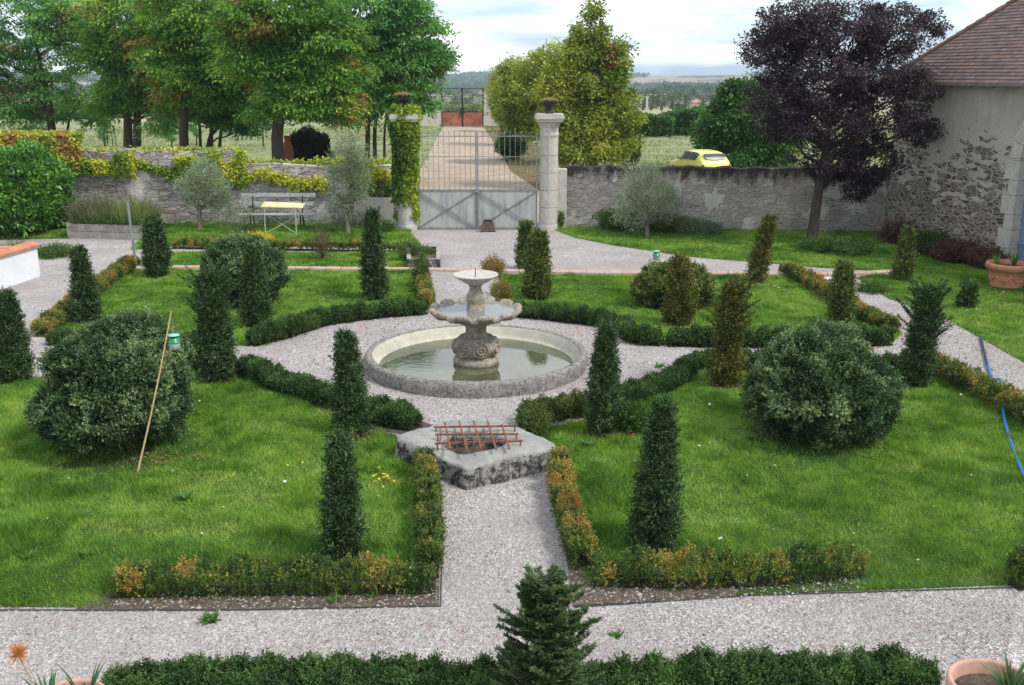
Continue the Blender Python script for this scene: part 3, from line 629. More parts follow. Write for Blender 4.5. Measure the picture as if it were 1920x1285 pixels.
def scal(rr, zz, t):
    ph = (t / (2 * math.pi) * 12) % 1.0; e_ = (rr / r_(86)) ** 6
    nb_ = np.abs(ph - .5) * 2; prof_ = np.where(nb_ > .62, -1.0, .35 * np.cos(nb_ * 2.0))
    return rr + prof_ * .055 * e_, zz + prof_ * .06 * e_
m = MB(); m.lathe([(r_(24), Z(607)), (r_(34), Z(604)), (r_(50), zl - .13), (r_(66), zl - .09), (r_(78), zl - .05), (r_(85), zl - .02), (r_(87), zl + .03), (r_(85), zl + .065), (r_(80), zl + .07), (r_(76), zl + .045), (r_(72), zl - .0), (r_(60), zl - .05), (.02, zl - .06)], (FX, FYc, 0), 240, rf=scal); m.build('scalloped_bowl', M['fount'], fo, smooth=True)
P = np.stack([FX + r_(74.5) * np.cos(t), FYc + r_(74.5) * np.sin(t), 0 * t + zl + .012], -1)
M['dishwater'] = NT('dish_water').fin((.20, .19, .175), .12, .6)
MB().add(np.vstack([P, [[FX, FYc, zl + .012]]]), [[i_, (i_ + 1) % 96, 96] for i_ in range(96)]).build('bowl_water', M['dishwater'], fo)
m = MB(); m.lathe([(r_(17), zl - .02), (r_(17), Z(572)), (r_(15), Z(570)), (r_(16), Z(567)), (r_(18), Z(560)), (r_(16.5), Z(553)), (r_(12), Z(545)), (r_(10.5), Z(540)), (r_(12), Z(537)), (r_(13), Z(534))], (FX, FYc, 0), 40); m.build('baluster', M['fount'], fo, smooth=True)
zq = Z(516)
m = MB(); m.lathe([(r_(11), Z(534)), (r_(22), Z(529)), (r_(33), Z(522)), (r_(41), zq - .012), (r_(43), zq + .005), (r_(42), zq + .02), (r_(38), zq + .012), (r_(30), zq - .02), (.02, zq - .03)], (FX, FYc, 0), 60); m.build('top_dish', M['limestone'], fo, smooth=True)
MB().tube([(FX, FYc, zq - .03), (FX, FYc, Z(503))], .008, 6).build('jet_pipe', M['iron'], fo)

# ================================================================ STONE WELL HEAD
WZ = .33
wt = [gp(*p, WZ) for p in [(741, 815), (800, 801), (850, 786), (885, 781), (925, 787), (985, 803), (1044, 829), (1041, 837), (960, 857), (885, 873), (872, 874), (862, 868), (800, 842), (745, 826)]]
wc = np.mean(wt, axis=0); we = thing('stone_well_head', (wc[0], wc[1], 0), 'worn lichened stone slab with a round hole, in front of the fountain', 'well head')
hc = gp(885, 826, WZ); hr = .40
m = MB(); n_ = 216; aa = np.linspace(0, 2 * math.pi, n_ + 1)[:-1]
outp = np.array(wt)[:, :2]; 
def ray(a):
    d = np.array([math.cos(a), math.sin(a)]); best = 9
    for i_ in range(len(outp)):
        p, q_ = outp[i_] - hc[:2], outp[(i_ + 1) % len(outp)] - hc[:2]; e_ = q_ - p; den = d[0] * e_[1] - d[1] * e_[0]
        if abs(den) < 1e-9: continue
        s_ = (p[0] * e_[1] - p[1] * e_[0]) / den; u_ = (p[0] * d[1] - p[1] * d[0]) / den
        if s_ > 0 and -1e-6 <= u_ <= 1 + 1e-6: best = min(best, s_)
    return best
RO = np.array([ray(a) for a in aa]); RO = (RO * 2 + np.roll(RO, 1) + np.roll(RO, -1)) / 4; RO = RO + (vn(np.stack([np.cos(aa) * 3, np.sin(aa) * 3, 0 * aa], -1), 2.5, 9) - .5) * .06
HR = hr * (1 + .10 * np.cos(aa * 2 + .5)) * np.where(RO < hr + .2, .9, 1)
HR = np.minimum(HR, RO - .12)
rings = []
for fr, z in ((0, -.35), (0, .22), (.04, WZ - .02), (.1, WZ), (.3, WZ + .012), (.5, WZ + .015), (.7, WZ + .01), (.88, WZ), (.96, WZ - .015), (1.0, WZ - .05), (1.01, WZ - .15), (1.01, .12), (1.03, -.02)):
    R_ = HR + (RO - HR) * fr
    if fr > 1: R_ = RO + (fr - 1) * 1.0
    rings.append(np.stack([hc[0] + R_ * np.cos(aa), hc[1] + R_ * np.sin(aa), 0 * aa + z], -1))
V = np.array(rings); Q = V.reshape(-1, 3); V[..., 2] += (vn(Q, 2.2, 5).reshape(V.shape[:2]) - .5) * .06 * (V[..., 2] > .2); V[..., :2] += ((vn(Q, 5, 6).reshape(V.shape[:2]) - .5) * .05)[..., None]
dip = np.exp(-(((aa + math.pi / 2 + .35 + math.pi) % (2 * math.pi) - math.pi) / .5) ** 2); V[2:8, :, 2] -= dip[None] * .05
idx = np.arange(V.shape[0] * n_).reshape(V.shape[0], n_); i2 = np.roll(idx, -1, 1)
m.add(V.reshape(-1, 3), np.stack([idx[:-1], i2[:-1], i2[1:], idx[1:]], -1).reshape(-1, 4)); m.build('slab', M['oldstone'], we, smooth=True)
MB().lathe([(hr + .05, -.012), (.001, -.0)], (hc[0], hc[1], .10), 24).build('hole_floor', M['soil'], we)
gr = thing('iron_grille', gp(890, 815, WZ), 'rusty red iron grille laid over the hole of the stone slab', 'grille')
GZ = WZ + .085
hb = [((813, 801), (969, 799)), ((816, 815), (972, 814)), ((815, 832), (980, 827))]
for k, (a, b) in enumerate(hb):
    A_, B_ = gp(*a, GZ), gp(*b, GZ); r = MB().bar(A_, B_, .022).build('long_bar', M['rust'], gr)
    for P in (A_ + (B_ - A_) * .03, A_ + (B_ - A_) * .975): MB().bar(P, P - (0, 0, .10), .02).build('foot', M['rust'], r)
for k, (a, b) in enumerate([((834, 793), (845, 842)), ((861, 790), (876, 845)), ((888, 790), (902, 842)), ((914, 790), (930, 842)), ((941, 796), (955, 842))]):
    A_, B_ = gp(*a, GZ + .02), gp(*b, GZ + .02); MB().bar(A_, B_, .022).build('cross_bar', M['rust'], gr)

# trough by the path
a, b, c_, d = gp(768, 503, .0), gp(822, 503, .0), gp(822, 478, 0), gp(764, 478, 0)
tr = thing('stone_trough', a, 'old rectangular stone trough with weeds on the gravel before the lawn strip', 'trough')
m = MB(); th = .12; hgt = .26
for p, q in ((a, b), (b, c_), (c_, d), (d, a)): m.bar(p + (0, 0, hgt / 2), q + (0, 0, hgt / 2), th, hgt)
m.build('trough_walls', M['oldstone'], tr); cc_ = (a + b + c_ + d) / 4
MB().add([p * .9 + cc_ * .1 + (0, 0, hgt - .06) for p in (a, b, c_, d)], [[0, 1, 2, 3]]).build('soil_fill', M['soil'], tr); TROUGH = (tr, cc_, hgt)

# white wall with tile coping (left edge)
p0, p1 = gp(76, 519), gp(-120, 585); WH = zat(463, p0[1]) 
ww = thing('white_parapet', p0, 'low white rendered wall with a terracotta tile coping at the left edge', 'wall')
d_ = nrm(p1 - p0); nn = np.array([-d_[1], d_[0], 0]); nn = nn if nn[0] < 0 else -nn
m = MB(); th = .34; m.prism([p0, p1, p1 + nn * th, p0 + nn * th], 0, WH); m.build('wall', M['white'], ww)
L_ = np.linalg.norm(p1 - p0)
for q in range(int(L_ / .38)):
    u, v_ = p0 + d_ * (q * .38 - .04), p0 + d_ * (q * .38 + .36); pp = [(-.06, 0), (-.06, .06), (.05, .12), (.17, .15), (.29, .12), (.40, .06), (.40, 0)]
    V = [w_ + nn * x_ + np.array([0, 0, WH + y_ + .006 * k_]) for k_, w_ in enumerate((u, v_)) for x_, y_ in pp]
    MB().add(V, [[i_, i_ + 1, i_ + 8, i_ + 7] for i_ in range(6)] + [[0, 1, 5, 6], [1, 2, 4, 5]]).build('coping_tile', M['terra'], ww)
u = p0 + nn * th + d_ * .6; v_ = u + nn * 3.0 + d_ * 1.5     # the return of the wall
m = MB(); m.bar(u + (0, 0, WH / 2), v_ + (0, 0, WH / 2), .3, WH); m.build('return_wall', M['white'], ww)
MB().bar(u + (0, 0, WH + .05), v_ + (0, 0, WH + .05), .42, .1).build('return_coping', M['terra'], ww)

# timber planter
a, b = gp(131, 447), gp(268, 451); hp = zat(419, a[1]); dep = 1.25
pl = thing('timber_planter', a, 'weathered grey board planter full of herbs against the left wall', 'planter')
dd = nrm(b - a); pn = np.array([-dd[1], dd[0], 0]); A2, B2 = a + pn * dep, b + pn * dep
for (p, q) in ((a, b), (b, B2), (B2, A2), (A2, a)):
    for k in range(2): MB().bar(p + (0, 0, hp * (k + .5) / 2), q + (0, 0, hp * (k + .5) / 2), .05, hp / 2 - .012).build('board', M['wood'], pl)
for p in (a, b, A2, B2): MB().box(p + (0, 0, hp / 2), (.09, .09, hp + .02)).build('corner_post', M['wood'], pl)
MB().add([a + (0, 0, hp - .06), b + (0, 0, hp - .06), B2 + (0, 0, hp - .06), A2 + (0, 0, hp - .06)], [[0, 1, 2, 3]]).build('soil_fill', M['soil'], pl)
PLANT = (pl, a, b, pn, hp, dep)

# leaning steel post
p = gp(256, 506); q = at(239, 378, p[1] + .1)
po = thing('steel_post', p, 'thin grey steel post leaning beside the yellowing hedge at left', 'post'); MB().tube([p, q], .033, 10).build('tube', M['steel'], po); MB().tube([q, q + (q - p) * .01], .04, 10).build('cap', M['blue'], po)
m = MB()
for k, (dx, dy, s_) in enumerate(((.05, -.05, .10), (.18, .03, .08), (-.14, .0, .09))): m.lathe([(.001, 0), (s_, .02), (s_ * .9, s_ * .8), (s_ * .4, s_ * 1.1), (.001, s_ * 1.15)], (p[0] + dx, p[1] + dy, 0), 7)
m.build('base_stones', M['limestone'], po)

# bench and table
BY = 34.7; bx0, bx1 = xat(452, BY), xat(591, BY); be = thing('garden_bench', ((bx0 + bx1) / 2, BY, 0), 'long slatted bench of faded green paint standing against the pale left wall', 'bench')
def slat(z, y, h, nm, dx=0.0, th=.03): MB().box(((bx0 + bx1) / 2 + dx, y, z), (bx1 - bx0, th, h)).build(nm, M['bench'], be)
slat(zat(366, BY + .3), BY + .3, .13, 'back_slat'); slat(zat(382, BY + .25), BY + .25, .13, 'back_slat', -.05)
for k in range(3): MB().box(((bx0 + bx1) / 2, BY - .22 + k * .15, .50), (bx1 - bx0, .11, .03)).build('seat_slat', M['bench'], be)
for px in (474, 567):
    x = xat(px, BY); f = MB(); f.bar((x, BY - .25, 0), (x, BY - .22, .48), .045); f.bar((x, BY + .35, 0), (x, BY + .15, .48), .045); f.bar((x, BY - .25, .47), (x, BY + .2, .47), .045); f.bar((x, BY + .15, .48), (x, BY + .33, zat(361, BY + .3)), .04); f.build('leg_frame', M['iron'], be)
TY = 33.35; ta = thing('folding_table', (xat(528, TY), TY, 0), 'narrow folding table with chipped pale yellow top and crossed legs before the bench', 'table')
A_, B_ = at(489, 387, TY), at(567, 389.5, TY); back = np.array([0, .55, zat(378.5, TY + .55) - zat(387, TY)])
V = [A_, B_, B_ + back, A_ + back]; m = MB(); m.add(V + [v - (0, 0, .03) for v in V], [[0, 1, 2, 3], [0, 4, 5, 1], [1, 5, 6, 2], [2, 6, 7, 3], [3, 7, 4, 0], [7, 6, 5, 4]]); m.build('table_top', M['yellowtop'], ta)
for px in (498, 556):
    x = xat(px, TY); MB().tube([(x, TY - .02, 0), (x, TY + .04, A_[2] - .03)], .017, 6).build('leg', M['greenleg'], ta); 
xa, xb = xat(498, TY), xat(556, TY)
MB().tube([(xa, TY - .0, .02), (xb, TY + .45, .58)], .013, 6).build('cross_leg', M['greenleg'], ta); MB().tube([(xb, TY - .0, .02), (xa, TY + .45, .58)], .013, 6).build('cross_leg', M['greenleg'], ta)

# pots
def pot(c, R, h, label, plants, mat='terra', lean=0, garland=True, seed=1):
    r = thing('terracotta_pot', c, label, 'plant pot'); rim = .12 * h / .45
    m = MB(); m.lathe([(.001, .0), (R * .66, 0), (R * .68, h * .1), (R * .72, h * .12), (R * .72, h * .15), (R * .70, h * .17), (R * .84, h * .7), (R * .86, h * .72), (R * .95, h * .76), (R, h * .86), (R * 1.0, h * .97), (R * .97, h), (R * .90, h), (R * .88, h * .97), (R * .84, h * .80)], c, 56)
    m.build('pot_body', M[mat], r, smooth=True)
    if garland:
        g_ = MB(); tt = np.linspace(0, 2 * math.pi, 161); ph = (tt * 7 / (2 * math.pi)) % 1; zz = h * (.56 - .22 * np.sin(ph * math.pi)); rr_ = R * (.70 + .14 * (zz / h - .17) / .53) + .006
        g_.tube(np.stack([c[0] + rr_ * np.cos(tt), c[1] + rr_ * np.sin(tt), c[2] + zz], -1), .018, 6); g_.build('garland_relief', M[mat], r)
    s_ = MB(); s_.lathe([(R * .85, h * .84), (R * .5, h * .87), (.001, h * .88)], c, 30); s_.build('potting_soil', M['soil'], r)
    rng = np.random.default_rng(seed)
    for (dx, dy, nb_, Lb, wdt, colb) in plants:
        pm = MB(); base = c + C(dx, dy, h * .86)
        for q in range(nb_):
            a = rng.uniform(0, 6.28); sp = rng.uniform(.15, .75); L2 = Lb * rng.uniform(.55, 1.1); tt = np.linspace(0, 1, 6)
            dirh = np.array([math.cos(a), math.sin(a), 0]); P = base + dirh * .03 + dirh[None] * (tt ** 1.5 * L2 * sp)[:, None] + np.array([0, 0, 1])[None] * (tt * L2 * (1 - .35 * sp * tt))[:, None]
            S = np.cross(dirh, (0, 0, 1)) * wdt / 2; w_ = (1 - tt ** 2.2)[:, None] * S; V = np.stack([P - w_, P + w_], 1).reshape(-1, 3)
            pm.add(V, [[2 * k, 2 * k + 1, 2 * k + 3, 2 * k + 2] for k in range(5)], np.array(colb) * rng.uniform(.7, 1.3))
        pm.build('strap_leaves', M['leaf'], r)
    return r
c = gp(1886, 541); PR = r1 = 40 / F * (c[1] * CP + 5 * SP)
pot(c, PR * 1.0, zat(493, c[1]) , 'large terracotta pot with garland relief and green shoots on the lawn by the barn', [(-.28, 0, 16, .38, .035, (.10, .22, .06)), (.15, .05, 26, .42, .035, (.07, .17, .05))], seed=2)
c = np.array([xat(1880, 6.55, .5), 6.72, 0.0]); 
pot(c, .345, zat(1280, 6.72), 'round terracotta pot with strap leaves at the bottom right corner', [(.10, -.05, 22, .36, .035, (.07, .14, .05)), (.18, .12, 12, .34, .03, (.10, .18, .07))], 'terrapale', garland=False, seed=5)
c = np.array([xat(128, 6.6, .5), 6.6, 0.0])
bp = pot(c, .30, zat(1314, 6.6) , 'round terracotta pot with blue green straps at the bottom left corner', [(-.14, .0, 22, .34, .028, (.055, .13, .055)), (.12, .05, 22, .38, .028, (.05, .12, .045))], 'terrapale', garland=False, seed=8)
m = MB(); rng = np.random.default_rng(3); hd = at(34, 1228, 6.75); P = hd + rng.normal(0, .012, (420, 3)); D_ = nrm(rng.normal(0, 1, (420, 3)) + (0, 0, .7)); leafadd(m, P, D_, rng.uniform(.04, .12, 420), .004, C(.55, .24, .08) * rng.uniform(.6, 1.3, (420, 1)), rng)
m.tube([c + (-.12, .0, .4), (hd + c + (-.12, 0, .4)) / 2 + (0, 0, .03), hd], .004, 5, col=C(.3, .3, .12)); m.build('dry_seed_head', M['leaf'], bp)

# hanging moth traps (one kind, copied)
def trap(p, s, label, first=[None]):
    if first[0] is None:
        r = thing('moth_trap', p, label, 'moth trap', 'green funnel moth traps hung in the garden')
        x, y, z = p
        MB().lathe([(.045, -.17), (.072, -.165), (.078, -.075), (.078, -.07)], p, 28).build('bucket', M['clear'], r, smooth=True)
        MB().lathe([(.001, -.075), (.086, -.075), (.086, -.062), (.076, -.058), (.068, -.005), (.06, .0)], p, 28).build('funnel', M['gplastic'], r, smooth=True)
        MB().lathe([(.001, .03), (.080, .026), (.084, .034), (.06, .046), (.02, .05), (.001, .06)], p, 28).build('lid', M['lidplastic'], r, smooth=True)
        m = MB()
        for q in range(3): a = q * 2.09 + .5; m.tube([(x + .055 * math.cos(a), y + .055 * math.sin(a), z - .005), (x + .055 * math.cos(a), y + .055 * math.sin(a), z + .03)], .006, 6)
        m.build('spacer', M['gplastic'], r); MB().tube([(x, y, z + .06), (x + .003, y, z + .19)], .0025, 5).build('hanger', M['steel'], r); first[0] = r
        r.scale = (s, s, s); return r
    r = copy_tree(first[0]); r.location = tuple(p); r.scale = (s, s, s); r['label'] = label; return r
cb = gp(257, 890); ct = np.array(at(321, 583, cb[1] + .45)); 
cn = thing('bamboo_cane', cb, 'bamboo cane leaning across the big left bush', 'cane'); mm = MB(); tt = np.linspace(0, 1, 9)
Pc = cb[None] + (ct - cb)[None] * tt[:, None] + np.array([0.02, 0, 0])[None] * np.sin(tt * 3.1)[:, None]; mm.tube(Pc, np.linspace(.014, .008, 9), 8); mm.build('stem', M['cane'], cn)
for q in (.2, .42, .63, .83): pc = cb + (ct - cb) * q + (0.02 * math.sin(q * 3.1), 0, 0); MB().tube([pc - (ct - cb) * .004, pc + (ct - cb) * .004], .0165, 8).build('joint', M['cane'], cn)
tp = at(326, 633, cb[1] + .45); trap(tp, .95, 'green and white moth trap hanging from the tip of the bamboo cane')
m = MB(); m.tube([ct, (ct + tp) / 2 + (0, 0, .12), tp + (0, 0, .15)], .003, 5); m.build('hook_wire', M['steel'], cn)
tp = at(1231, 474, 23.6); trap(tp, 1.05, 'green moth trap on a wire above the mid-sized right box bush')
hk = thing('trap_hook', gp(1233, 578) * (1, 1, 0), 'thin curved wire stake carrying the trap above the right box bush', 'stake')
b_ = np.array([tp[0] + .03, 23.65, 0]); hk.location = tuple(b_); MB().tube([b_, b_ + (0.02, 0, tp[2] - .2), tp + (.06, 0, .1), tp + (.05, 0, .27), tp + (0, 0, .24)], .006, 6).build('wire', M['steel'], hk)
# teal lantern at the left edge
p = at(2, 309, 33.4); r = thing('teal_feeder', p, 'teal plastic feeder with a white lid peeking in over the laurel at the left edge', 'feeder')
MB().lathe([(.001, 0), (.17, 0), (.18, .08), (.16, .2), (.13, .26)], p, 24).build('housing', M['teal'], r, smooth=True); MB().lathe([(.165, .235), (.13, .29), (.05, .315), (.001, .32)], p, 24).build('lid', M['white'], r, smooth=True)
MB().tube([(p[0], p[1], 0), p], .02, 6).build('pole', M['iron'], r)

# blue hose
hp_ = [gp(1838, 636), gp(1846, 668), gp(1851, 690), gp(1861, 716), gp(1872, 742)+ (0, 0, .22), gp(1877, 772) + (0, 0, .10), gp(1885, 803), gp(1896, 840), gp(1908, 872), gp(1930, 915), gp(1990, 1000)]
def smooth_path(P, k=6):
    P = np.array(P); out_ = []
    for i_ in range(len(P) - 1):
        p0_, p1_, p2_, p3_ = P[max(i_ - 1, 0)], P[i_], P[i_ + 1], P[min(i_ + 2, len(P) - 1)]
        for t_ in np.linspace(0, 1, k, endpoint=False): out_.append(.5 * (2 * p1_ + (p2_ - p0_) * t_ + (2 * p0_ - 5 * p1_ + 4 * p2_ - p3_) * t_ ** 2 + (3 * p1_ - p0_ - 3 * p2_ + p3_) * t_ ** 3))
    out_.append(P[-1]); return np.array(out_)
hs = smooth_path(hp_); hs[:, 2] += .045; ho = thing('garden_hose', hp_[0], 'bright blue hose trailing over the hedge and down the right lawn', 'hose')
MB().tube(hs[:13], .022, 8).build('dark_end', M['hosedark'], ho); MB().tube(hs[12:], .024, 8).build('hose_tube', M['hose'], ho)

# ================================================================ THINGS BEYOND THE WALL
OY = 56.0; ox = xat(212, OY); ob = thing('plant_obelisk', (ox, OY, 0), 'thin black metal plant obelisk in the meadow behind the left wall', 'obelisk'); oz = zat(248, OY); ot = zat(235, OY); w_ = .28
for k, (sx_, sy_) in enumerate(((-1, -1), (1, -1), (1, 1), (-1, 1))):
    MB().bar((ox + sx_ * w_, OY + sy_ * w_, 0), (ox + sx_ * w_ * .75, OY + sy_ * w_ * .75, oz), .03).build('upright', M['iron'], ob); MB().bar((ox + sx_ * w_ * .75, OY + sy_ * w_ * .75, oz), (ox, OY, ot), .025).build('peak_rod', M['iron'], ob)
m = MB(); c4 = [(ox + a * w_ * .77, OY + b * w_ * .77, oz) for a, b in ((-1, -1), (1, -1), (1, 1), (-1, 1))]
for k in range(4): m.bar(c4[k], c4[(k + 1) % 4], .03)
m.build('ring', M['iron'], ob)
JY = 46.4; jx = xat(544, JY); j_ = thing('tall_clay_jar', (jx, JY, 0), 'tall rusty brown jar beside a tree trunk behind the left wall', 'jar')
jz = zat(256, JY); MB().lathe([(.001, 0), (.2, 0), (.25, jz * .35), (.26, jz * .6), (.22, jz * .8), (.12, jz * .93), (.13, jz), (.001, jz)], (jx, JY, 0), 20).build('jar_body', M['rust'], j_, smooth=True)
MB().lathe([(.135, jz * .955), (.15, jz * .97), (.15, jz * 1.0), (.12, jz * 1.01)], (jx, JY, 0), 20).build('jar_lip', M['rust'], j_, smooth=True)
pp_ = gp(1213, 207); py_ = 235.0; x = xat(1213, py_, -2.5); g0 = float(terr_h(np.array([x]), np.array([py_]))[0]); pz = zat(181, py_)
po = thing('utility_pole', (x, py_, g0), 'pale concrete utility pole standing in the far field', 'utility pole'); MB().bar((x, py_, g0), (x, py_, pz), .42, .35).build('shaft', M['limestone'], po); MB().bar((x - .7, py_, pz - .3), (x + .7, py_, pz - .3), .12).build('crossarm', M['iron'], po)
fy = 350.0; x = xat(1306, fy, -6); g0 = float(terr_h(np.array([x]), np.array([fy]))[0]); fh = thing('far_farmhouse', (x, fy, g0), 'tiny pale farmhouse among the distant trees on the right', 'house')
z1_ = zat(193, fy); MB().box((x, fy, (g0 + z1_) / 2), (3.6, 4, z1_ - g0)).build('wall', M['limestone'], fh); m = MB(); rz_ = zat(187, fy)
m.add([(x - 2, fy - 2.2, z1_), (x + 2, fy - 2.2, z1_), (x + 2, fy + 2.2, z1_), (x - 2, fy + 2.2, z1_), (x - 1.9, fy, rz_), (x + 1.9, fy, rz_)], [[0, 1, 5, 4], [2, 3, 4, 5]]); m.add([(x - 1.9, fy - 2, z1_), (x - 1.9, fy + 2, z1_), (x - 1.9, fy, rz_)], [[0, 1, 2]]); m.build('roof', M['terra'], fh)

# yellow car
def build_car():
    cy, hd_ = 50.2, math.radians(17); cx = xat(1348, cy - .4, 1); r = thing('parked_car', (cx, cy, 0), 'small yellow hatchback parked behind the right wall, seen from the rear', 'car')
    ch, sh = math.cos(hd_), math.sin(hd_)
    def T(P): # local: x right, y forward
        P = np.asarray(P, float); return np.stack([cx + P[..., 0] * ch - P[..., 1] * sh, cy + P[..., 0] * sh + P[..., 1] * ch, P[..., 2]], -1)
    st = [(0, .72, .62, .55, .66), (.06, .80, .88, .66, .93), (.16, .83, .97, .66, 1.04), (.42, .85, 1.0, .66, 1.36), (.75, .86, 1.0, .65, 1.45), (1.5, .87, .98, .66, 1.49), (2.2, .87, .95, .65, 1.45), (2.75, .86, .93, .60, 1.05), (3.1, .84, .90, .66, .93), (3.7, .80, .76, .62, .79), (3.95, .70, .62, .5, .64)]
    def ring(s_):
        y, wl, hs_, wr, hr_ = s_; h_ = [(wl * .85, .22), (wl, .36), (wl * 1.01, hs_ * .65), (wl * .97, hs_), (wr, hr_ - .04), (wr * .6, hr_)]
        return [(a, y, b) for a, b in h_] + [(-a, y, b) for a, b in h_[::-1]]
    V = np.array([ring(s_) for s_ in st]); n1, n2 = V.shape[:2]; idx = np.arange(n1 * n2).reshape(n1, n2); i2 = np.roll(idx, -1, 1)
    m = MB(); m.add(T(V.reshape(-1, 3)), np.stack([idx[:-1], idx[1:], i2[1:], i2[:-1]], -1).reshape(-1, 4)); m.add(T(V[0]), [list(range(12))]); m.add(T(V[-1]), [list(range(11, -1, -1))])
    b = m.build('body', M['yellowcar'], r, smooth=True); s2 = b.modifiers.new('s', 'SUBSURF'); s2.levels = 2; s2.render_levels = 2
    # rear window
    a = np.linspace(-1, 1, 9); top = np.array([(x_ * .62, .40 + .02 * x_ * x_, 1.345 - .03 * x_ * x_) for x_ in a]); bot = np.array([(x_ * .56, .15 + .06 * x_ * x_, 1.05 + .09 * abs(x_) ** 3) for x_ in a])
    rows = [bot + (top - bot) * f_ + np.array([0, -.035 - .03 * math.sin(f_ * 3.14), .012]) for f_ in np.linspace(0, 1, 5)]; Vw = np.array(rows); ix = np.arange(45).reshape(5, 9)
    MB().add(T(Vw.reshape(-1, 3)), np.stack([ix[:-1, :-1], ix[:-1, 1:], ix[1:, 1:], ix[1:, :-1]], -1).reshape(-1, 4)).build('rear_window', M['glass'], r, smooth=True)
    for sd_ in (-1, 1):
        def sp(y, f_):
            for s0_, s1_ in zip(st[:-1], st[1:]):
                if s0_[0] <= y <= s1_[0]: u = (y - s0_[0]) / (s1_[0] - s0_[0]); q = [s0_[k] + (s1_[k] - s0_[k]) * u for k in range(5)]; break
            return (sd_ * (q[1] * .97 + (q[3] - q[1] * .97) * f_ + .012), y, q[2] + (q[4] - .04 - q[2]) * f_)
        for ya, yb, nm in ((.62, 1.38, 'rear_side_window'), (1.44, 2.45, 'front_side_window')):
            P = [[sp(ya + (yb - ya) * u + (.14 * (1 - f_) if nm[0] == 'r' else 0) * (1 - u), .08 + (.82 if nm[0] == 'r' or u < .8 else .55) * f_) for u in np.linspace(0, 1, 5)] for f_ in np.linspace(0, 1, 4)]
            ix = np.arange(20).reshape(4, 5); MB().add(T(np.array(P).reshape(-1, 3)), np.stack([ix[:-1, :-1], ix[:-1, 1:], ix[1:, 1:], ix[1:, :-1]], -1).reshape(-1, 4)).build(nm, M['glass'], r, smooth=True)
        MB().tube(T([(sd_ * .80, 2.35, .98), (sd_ * .98, 2.33, 1.02)]), [.05, .08], 8).build('door_mirror', M['silver'], r)
        MB().tube(T([(sd_ * .70, .02, .70), (sd_ * .77, .06, .84)]), .06, 8).build('tail_light', M['redlamp'], r)
        for y in (.68, 3.15):
            w = MB(); t_ = np.linspace(0, 2 * math.pi, 25); 
            for (rr_, xo) in (((.30, .30), (.62, .84)),): w.add(T([(sd_ * xo[k], y + rr_[k] * math.cos(q_), .30 + rr_[k] * math.sin(q_)) for k in (0, 1) for q_ in t_[:-1]]), [[q_, (q_ + 1) % 24, 24 + (q_ + 1) % 24, 24 + q_] for q_ in range(24)]); w.add(w.v[-1], [list(range(24, 48))])
            wo = w.build('wheel', M['tyre'], r); MB().add(T([(sd_ * .845, y + .19 * math.cos(q_), .30 + .19 * math.sin(q_)) for q_ in t_[:-1]]), [list(range(24))]).build('rim', M['silver'], wo)
    MB().tube(T([(0, .85, 1.46), (0, .75, 1.62)]), .01, 6).build('aerial', M['iron'], r)
    m = MB(); m.bar(T([(-.26, -.03, .62)])[0], T([(.26, -.03, .62)])[0], .02, .11); m.build('number_plate', M['white'], r)
build_car()

# ================================================================ VEGETATION TOOLS
def pal(cols, w=None):
    cols = np.array(cols, float)
    def f(u): # u in 0..1
        x = np.clip(u, 0, .9999) * (len(cols) - 1); i_ = x.astype(int); return cols[i_] + (cols[i_ + 1] - cols[i_]) * (x - i_)[:, None]
    return f
def shoots(m, P, N, k, sl, Ln, Wd, cols, rng, up=.3, spread=.35, leafspread=.8, fold=.15, jit=.18, mi=0):
    """k leaves along a short shoot leaving the surface point P along its normal N"""
    n = len(P); sl = np.broadcast_to(sl, (n,)) * rng.uniform(.5, 1.7, n); D = nrm(N * (1 - up) + np.array([0, 0, up]) + rng.normal(0, spread, (n, 3)))
    t = (rng.uniform(0, 1, (n, k)) + np.arange(k)[None]) / k
    Q = P[:, None] + D[:, None] * (t * sl[:, None])[..., None]
    LD = nrm(D[:, None] * .6 + rng.normal(0, leafspread, (n, k, 3)))
    c = np.repeat(cols[:, None], k, 1) * (1 + rng.normal(0, jit, (n, k, 1)))
    return leafadd(m, Q.reshape(-1, 3), LD.reshape(-1, 3), Ln * rng.uniform(.7, 1.25, n * k), Wd * rng.uniform(.8, 1.2, n * k), c.reshape(-1, 3), rng, fold, mi=mi)

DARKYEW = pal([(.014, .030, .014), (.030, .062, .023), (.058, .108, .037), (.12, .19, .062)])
OLIVEYEW = pal([(.035, .050, .014), (.075, .092, .020), (.13, .135, .028), (.23, .19, .045)])
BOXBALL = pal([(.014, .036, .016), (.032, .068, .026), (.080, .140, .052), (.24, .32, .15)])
BOXGOLD = pal([(.026, .050, .012), (.062, .105, .024), (.12, .165, .036), (.22, .22, .06)])
BOXHEDGE = pal([(.022, .050, .013), (.042, .090, .022), (.075, .145, .036), (.12, .20, .055)])
YHEDGE = pal([(.035, .070, .018), (.080, .140, .028), (.19, .22, .045), (.36, .27, .06), (.40, .21, .06)])

